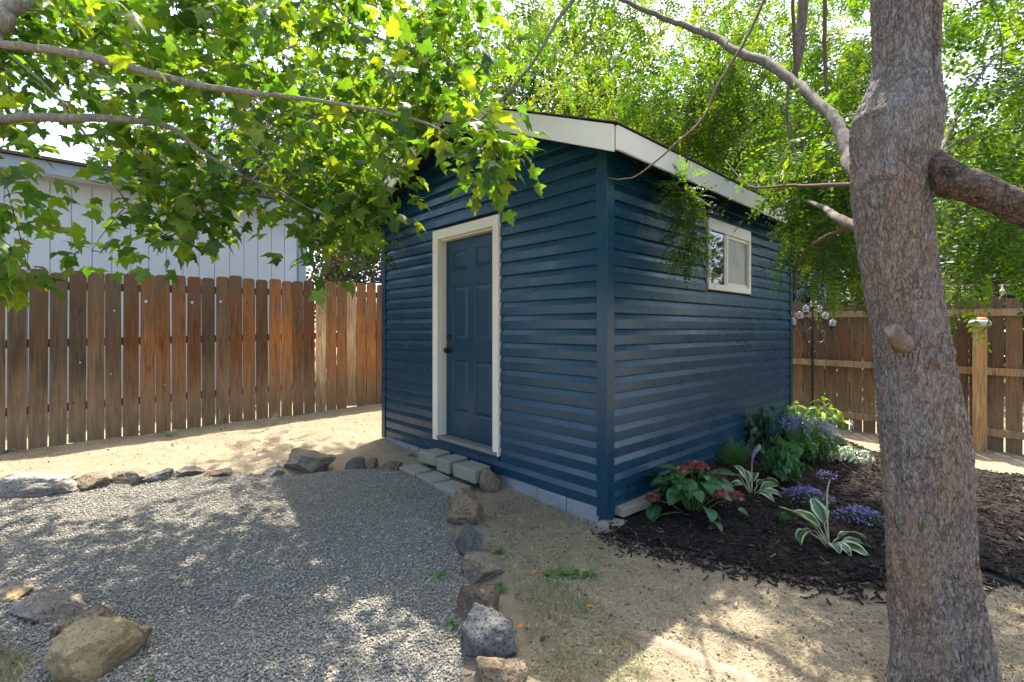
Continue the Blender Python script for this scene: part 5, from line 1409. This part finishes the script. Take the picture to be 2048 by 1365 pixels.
lobelia(1722, 1052, 'violet lobelia mound touching the tree trunk', .15, .10, 260, pv)
lobelia(1652, 962, 'small pale pink lobelia tuft in the middle of the bed', .09, .06, 90, [(.50,.30,.60),(.42,.26,.55)])

# ================================================================== CANDLE STAND
lg = Vector((3.86, 6.2, 0)); lg.x = (1625-1024)/FPX*lg.y; lg.z = gz(lg.x, lg.y)
CS = thing('candelabra_stand', 'tall black iron candle stand with seven glass cups by the fence', 'candle stand', lg)
kk = lg.y / FPX
def L(px, py): return Vector(((px-1624)*kk, 0, CAMZ + (HZ-py)*kk - lg.z))
zb_ = L(1624, 712).z
m = MB(); m.tube([(0,0,-.02), (0,0,zb_-.12), (0,0,zb_)], .016, 10)
m.lathe([(.016,0),(.03,.03),(.034,.06),(.02,.10),(.014,.12)], (0,0,zb_-.05), 12)
m.tube([(0,0,zb_+.05), (0,0,L(1624,620).z)], .014, 10)
for q in range(2):                                  # twisted bar
    m.tube([(.017*math.cos(a+q*math.pi), .017*math.sin(a+q*math.pi), .55 + a*.022) for a in np.linspace(0, 6*math.pi, 50)], .004, 5)
m.obj('pole', M_IRON, CS)
def arm(pts, r=.006):
    c_, r_ = catmull([L(*p) for p in pts], [r]*len(pts), .012); mm = MB(); mm.tube(c_, r_, 6); mm.obj('scroll_arm', M_IRON, CS)
def mir(pts): return [(2*1624-a, b) for a, b in pts]
outer_ = [(1624,712),(1616,690),(1603,683),(1596,676),(1592,664),(1588,660),(1583,664),(1585,671)]
mid_ = [(1624,700),(1614,688),(1608,668),(1600,660),(1596,650),(1600,645),(1603,650)]
inn_ = [(1624,660),(1618,640),(1610,634),(1605,638),(1608,643)]
big_ = [(1622,655),(1612,664),(1607,678),(1615,685),(1622,680),(1621,672)]
curl_ = [(1624,705),(1617,703),(1616,697),(1620,696)]
for q in (outer_, mid_, inn_, big_, curl_): arm(q); arm(mir(q))
def cup(px, py, s=1.0, tilt=0.0):
    c = L(px, py)
    t = MB(); t.lathe([(.006,-.035),(.012,-.02),(.034,-.008),(.038,.0),(.036,.006)], n=16); h = t.obj('candle_cup', M_IRON, CS, c, (0, tilt, 0))
    t = MB(); t.lathe([(.034,.0065),(.036,.03),(.036,.082),(.033,.0825),(.032,.03),(.031,.008)], n=20); t.obj('glass', M_LAMPGLASS, h)
    t = MB(); t.lathe([(.028,.070),(.034,.0835),(.030,.094),(.012,.100)], n=16); t.obj('solar_cap', M_IRON, h)
for (a, b, tl) in ((1626,615,0),(1611,626,0),(1637,627,0),(1599,639,-.1),(1649,640,.08),(1585,652,0),(1663,654,.2)): cup(a, b, 1, tl)

# string light cable with bulbs beyond the right fence
SL_ = thing('string_lights', 'thin cable with round bulbs above the right fence', 'string lights', (6.2, 6.8, 1.9))
a, b = P(1880, 572, 6.6), P(2200, 566, 6.0); o_ = Vector((6.2, 6.8, 1.9))
m = MB(); m.tube([a - o_, (a+b)/2 - o_ - Vector((0,0,.01)), b - o_], .004, 5); m.obj('cable', M_CABLE, SL_)
for px in (1928, 2012):
    t_ = (px-1880)/320; c = a.lerp(b, t_) - o_
    mm = MB(); mm.lathe([(.004,0),(.008,-.03),(.012,-.05),(.03,-.085),(.032,-.11),(.018,-.135),(.004,-.14)], tuple(c), 12); mm.obj('bulb', M_BULB, SL_)

# ================================================================== GROUND COVER
tri = (np.array([(-.5,0,0),(.5,0,0),(.32,.5,.10),(-.32,.5,.10),(0,1,.0)]), np.array([(0,1,2),(0,2,3),(3,2,4)]))
def blades(name, label, x, y, L, w, cols, flat, kind='stuff', mat=None):
    n = len(x); z = gz_np(x, y) + .003
    fw = rng.normal(size=(n, 3)); fw[:, 2] = np.abs(rng.normal(0, 1, n)) * flat + .02
    m = frames(fw, np.tile([0, 0, 1.0], (n, 1)) + rng.normal(0, .2, (n, 3))) * np.stack([w, L, L], 1)[:, None, :]
    c = np.array(cols)[rng.integers(0, len(cols), n)] * rng.uniform(.7, 1.25, (n, 1))
    V, F, C = scatter(tri[0], tri[1], np.stack([x, y, z], 1), m, None, c)
    o = link(name, np_mesh(name, V, F, C), mat or M_STRAW); tag(o, label, name.replace('_', ' '), kind=kind)
def area_px(poly, n, clump=0, sd=.04):
    """points on the ground inside a photo polygon"""
    w = np.array([tuple(G(*p)[:2]) for p in poly]); lo, hi = w.min(0), w.max(0); X = []; Y = []
    while len(X) < n:
        x = rng.uniform(lo[0], hi[0], 3000); y = rng.uniform(lo[1], hi[1], 3000)
        if clump: x = np.repeat(x[:300], 10) + rng.normal(0, sd, 3000); y = np.repeat(y[:300], 10) + rng.normal(0, sd, 3000)
        k = in_poly(x, y, w) & ~in_poly(x, y, GRAVEL); X += list(x[k]); Y += list(y[k])
    return np.array(X[:n]), np.array(Y[:n])
straw = [(.42,.34,.20),(.50,.42,.27),(.33,.26,.15),(.28,.24,.15)]
green = [(.07,.14,.03),(.10,.17,.045),(.14,.18,.06),(.19,.19,.09),(.26,.23,.13)]
dirt_poly = [(1010,985),(1190,1050),(1240,1100),(1400,1150),(1640,1200),(1800,1230),(1800,1450),(1000,1450),(1060,1300),(1020,1150),(970,1050)]
x1, y1 = area_px(dirt_poly, 8500, 1, .06); x2, y2 = area_px([(1990,1180),(2060,1190),(2060,1420),(2000,1420)], 700, 1); x3, y3 = area_px([(0,905),(760,815),(768,868),(560,905),(300,930),(0,945)], 3400, 1, .05)
x4, y4 = area_px([(-40,1190),(60,1190),(100,1300),(90,1440),(-40,1440)], 1500, 1); x5, y5 = area_px([(380,925),(560,925),(520,960),(380,965)], 350, 1, .03)
x = np.concatenate([x1,x2,x3,x4,x5]); y = np.concatenate([y1,y2,y3,y4,y5]); n = len(x)
blades('dry_grass', 'dry straw and dead grass strewn over the bare dirt', x, y, rng.uniform(.02, .075, n), rng.uniform(.0012, .0028, n), straw, .16)
x1, y1 = area_px([(1020,1150),(1150,1170),(1290,1290),(1330,1450),(1050,1450),(1060,1320)], 2300, 1, .035); x2, y2 = area_px([(1010,1000),(1190,1070),(1250,1180),(1030,1180),(960,1060)], 1000, 1, .03)
x3, y3 = area_px([(-40,1250),(80,1280),(70,1440),(-40,1440)], 1200, 1, .05)
x4, y4 = area_px([(320,850),(360,845),(365,880),(320,885)], 60, 1, .02)
x = np.concatenate([x1,x2,x3,x4]); y = np.concatenate([y1,y2,y3,y4]); n = len(x)
blades('sparse_grass', 'sparse green grass beside the path edging rocks', x, y, rng.uniform(.025, .075, n), rng.uniform(.0014, .003, n), green, .55, mat=M_PLANT)
# dry tufts along the fence and the weeds on the ground
def weed(px, py, n, L_, W_, label, cols, el=(10, 60), rad=.03, name='weed'):
    g = G(px, py); t = thing(name, label, 'weed', g)
    ml = [blade(L_, W_, R(50), .2, 6, 5, colr=c) for c in cols]
    for i in range(n):
        az = random.uniform(0, 6.28); p = Vector((math.cos(az)*rad*random.random(), math.sin(az)*rad*random.random(), .004))
        put_leaf(random.choice(ml), t, p, az, R(random.uniform(*el)), R(random.uniform(-20, 20)), random.uniform(.6, 1.1))
wg = [(.06,.17,.035),(.08,.21,.04)]
def creeping(px, py, wpx, n, label):
    g = G(px, py); t = thing('creeping_weed', label, 'weed', g); k = g.y / FPX
    ml = [blade(.032, .026, R(40), .1, 5, 5, colr=c) for c in wg]
    for i in range(n):
        x_ = random.uniform(-.5, .5)*wpx*k; y_ = random.gauss(0, .022)
        put_leaf(random.choice(ml), t, Vector((x_, y_, gz(g.x+x_, g.y+y_) - g.z + random.uniform(.006,.025))), random.uniform(0, 6.28), R(random.uniform(-20, 30)), 0, random.uniform(.6, 1.2))
creeping(1142, 1152, 105, 70, 'bright green creeping weed lying on the dirt before the shed')
creeping(994, 1106, 26, 16, 'little green weed right of the smooth tan rock')
creeping(1004, 1180, 24, 18, 'little green weed between smooth rock and brown wedge rock')
creeping(880, 1158, 34, 18, 'small green weed in the gravel left of the smooth rock')
creeping(908, 1254, 18, 12, 'small green weed in the gravel by the craggy rock')
creeping(826, 912, 20, 10, 'small green weed against the shed foundation left of the steps')
weed(341, 872, 9, .10, .035, 'grey green thistle at the foot of the left fence', [(.22,.26,.20),(.16,.21,.14)], (20, 75))
weed(20, 903, 9, .11, .03, 'flat bluish green weed at the left picture edge by the fence', [(.16,.24,.20),(.20,.27,.22)], (5, 35))
weed(286, 864, 7, .09, .035, 'low grey weed under the fence left of the thistle', [(.22,.26,.20)], (5, 40))
for i, (px, py, lab) in enumerate(((345,845,'dry grass tuft against the left fence'), (440,850,'tall dry seed stalks beside the left fence'), (548,850,'thin dry stalks near the pale fence boards'))):
    g = G(px, py); t = thing('dry_tuft', lab, 'grass tuft', g)
    for q in range(26):
        az = random.uniform(0, 6.28); le = random.uniform(0, .5); Lq = random.uniform(.08, .2)
        e = Vector((math.cos(az)*math.sin(le), math.sin(az)*math.sin(le), math.cos(le))) * Lq
        MB().tube([(random.gauss(0,.02), random.gauss(0,.02), 0), e*.6, e + Vector((0,0,-.01))], [.0014,.0012,.0008], 4).obj('stalk', M_STALK if 'M_STALK' in globals() else globals().setdefault('M_STALK', mat_simple('dry_stalk', (.46,.38,.22), .8, .2)), t)
# crumbs of earth, grit and bark on the bare ground
x1, y1 = area_px(dirt_poly, 5200); x2, y2 = area_px([(0,905),(760,815),(768,868),(560,905),(300,930),(0,945)], 1600); x3, y3 = area_px([(1985,1160),(2060,1170),(2060,1420),(2000,1420)], 500)
x = np.concatenate([x1,x2,x3]); y = np.concatenate([y1,y2,y3]); n = len(x); sz = .0032 * rng.lognormal(0, .55, n)
cc = np.array([(.24,.185,.125),(.33,.26,.18),(.15,.115,.08),(.40,.35,.28),(.07,.05,.04)])[rng.choice(5, n, p=[.35,.25,.2,.08,.12])]
V, F, C = scatter(octa[0], octa[1], np.stack([x, y, gz_np(x, y) + sz * .3], 1), rand_rot(n) * (sz[:, None] * rng.uniform(.6, 1.3, (n, 3)))[:, None, :], None, cc)
tag(link('earth_crumbs', np_mesh('earth_crumbs', V, F, C), M_CHIP), 'crumbs of earth and bark bits strewn on the dirt', 'earth crumbs', kind='stuff')
# leaf litter: small shreds of leaf and twig on gravel and dirt
lp = [(-40,1000),(480,955),(900,990),(1190,1060),(1420,1150),(1780,1230),(1780,1400),(-40,1400)]
w_ = np.array([tuple(G(*p)[:2]) for p in lp]); x = rng.uniform(-4.5, 1.6, 6000); y = rng.uniform(1.6, 4.6, 6000); k_ = in_poly(x, y, w_); x = x[k_][:620]; y = y[k_][:620]; n = len(x)
ing = in_poly(x, y, GRAVEL); sz = rng.uniform(.008, .024, n)
fw = rng.normal(size=(n, 3)); fw[:, 2] *= .12; up = rng.normal(0, .3, (n, 3)) + (0, 0, 1)
cc = np.array([(.10,.17,.04),(.30,.22,.10),(.18,.12,.06),(.42,.35,.14),(.07,.13,.04)])[rng.integers(0, 5, n)]
V, F, C = scatter(rh[0], rh[1], np.stack([x, y, gz_np(x, y) + np.where(ing, .021, .007)], 1), frames(fw, up) * np.stack([sz*rng.uniform(.2,.8,n), sz, sz], 1)[:, None, :], None, cc)
tag(link('leaf_litter', np_mesh('leaf_litter', V, F, C), M_PLANT), 'shreds of leaves and twigs strewn over gravel and dirt', 'leaf litter', kind='stuff')
x1, y1 = area_px([(770,880),(880,905),(1000,960),(1200,1045),(1190,1065),(1000,1000),(860,960),(800,940)], 900); n = len(x1); sz = .004 * rng.lognormal(0, .5, n)
cc = np.array([(.26,.22,.16),(.33,.29,.22),(.17,.14,.10),(.10,.08,.06)])[rng.integers(0, 4, n)]
V, F, C = scatter(octa[0], octa[1], np.stack([x1, y1, gz_np(x1, y1) + sz * .3], 1), rand_rot(n) * (sz[:, None] * rng.uniform(.6, 1.3, (n, 3)))[:, None, :], None, cc)
tag(link('loose_grit', np_mesh('loose_grit', V, F, C), M_CHIP), 'loose grit along the foot of the shed', 'grit', kind='stuff')
# fallen leaves
ml_o = blade(.05, .03, R(50), .2, 6, 5, colr=(.62,.26,.03)); ml_g = blade(.045, .032, R(40), .1, 6, 5, colr=(.10,.20,.05)); ml_p = blade(.05, .035, R(30), .1, 6, 5, colr=(.26,.31,.24))
for me in (ml_o, ml_g, ml_p): me.materials.append(M_PLANT)
for px, py, me, lab in ((1073,1142,ml_o,'orange fallen leaf beside the creeping weed'), (1172,1213,ml_o,'small orange fallen leaf on bare dirt right of the path'), (1044,1247,ml_o,'orange fallen leaf near the craggy grey rock'),
        (340,1118,ml_o,'orange fallen leaf in the middle of the gravel'), (93,1186,ml_o,'orange fallen leaf on gravel near the ochre boulder'), (800,1010,ml_g,'green fallen leaf on shaded gravel below the steps'),
        (918,1274,ml_p,'pale fallen leaf beside the craggy grey rock'), (930,1350,ml_p,'pale fallen leaf at the bottom of the gravel'), (1160,1290,ml_p,'pale fallen leaf in the sparse grass'), (308,1352,ml_g,'yellow green fallen leaf at the bottom left of the gravel'),
        (866,1054,ml_p,'pale fallen leaf on gravel by the lumpy brown rock'), (305,1035,ml_g,'green fallen leaf on the left part of the gravel')):
    g = G(px, py, .02 if px < 930 else .006); o = link('fallen_leaf', me, None, None, g, (random.uniform(-.2,.2), random.uniform(-.2,.2), random.uniform(0, 6)))
    tag(o, lab, 'leaf', 'fallen leaves')
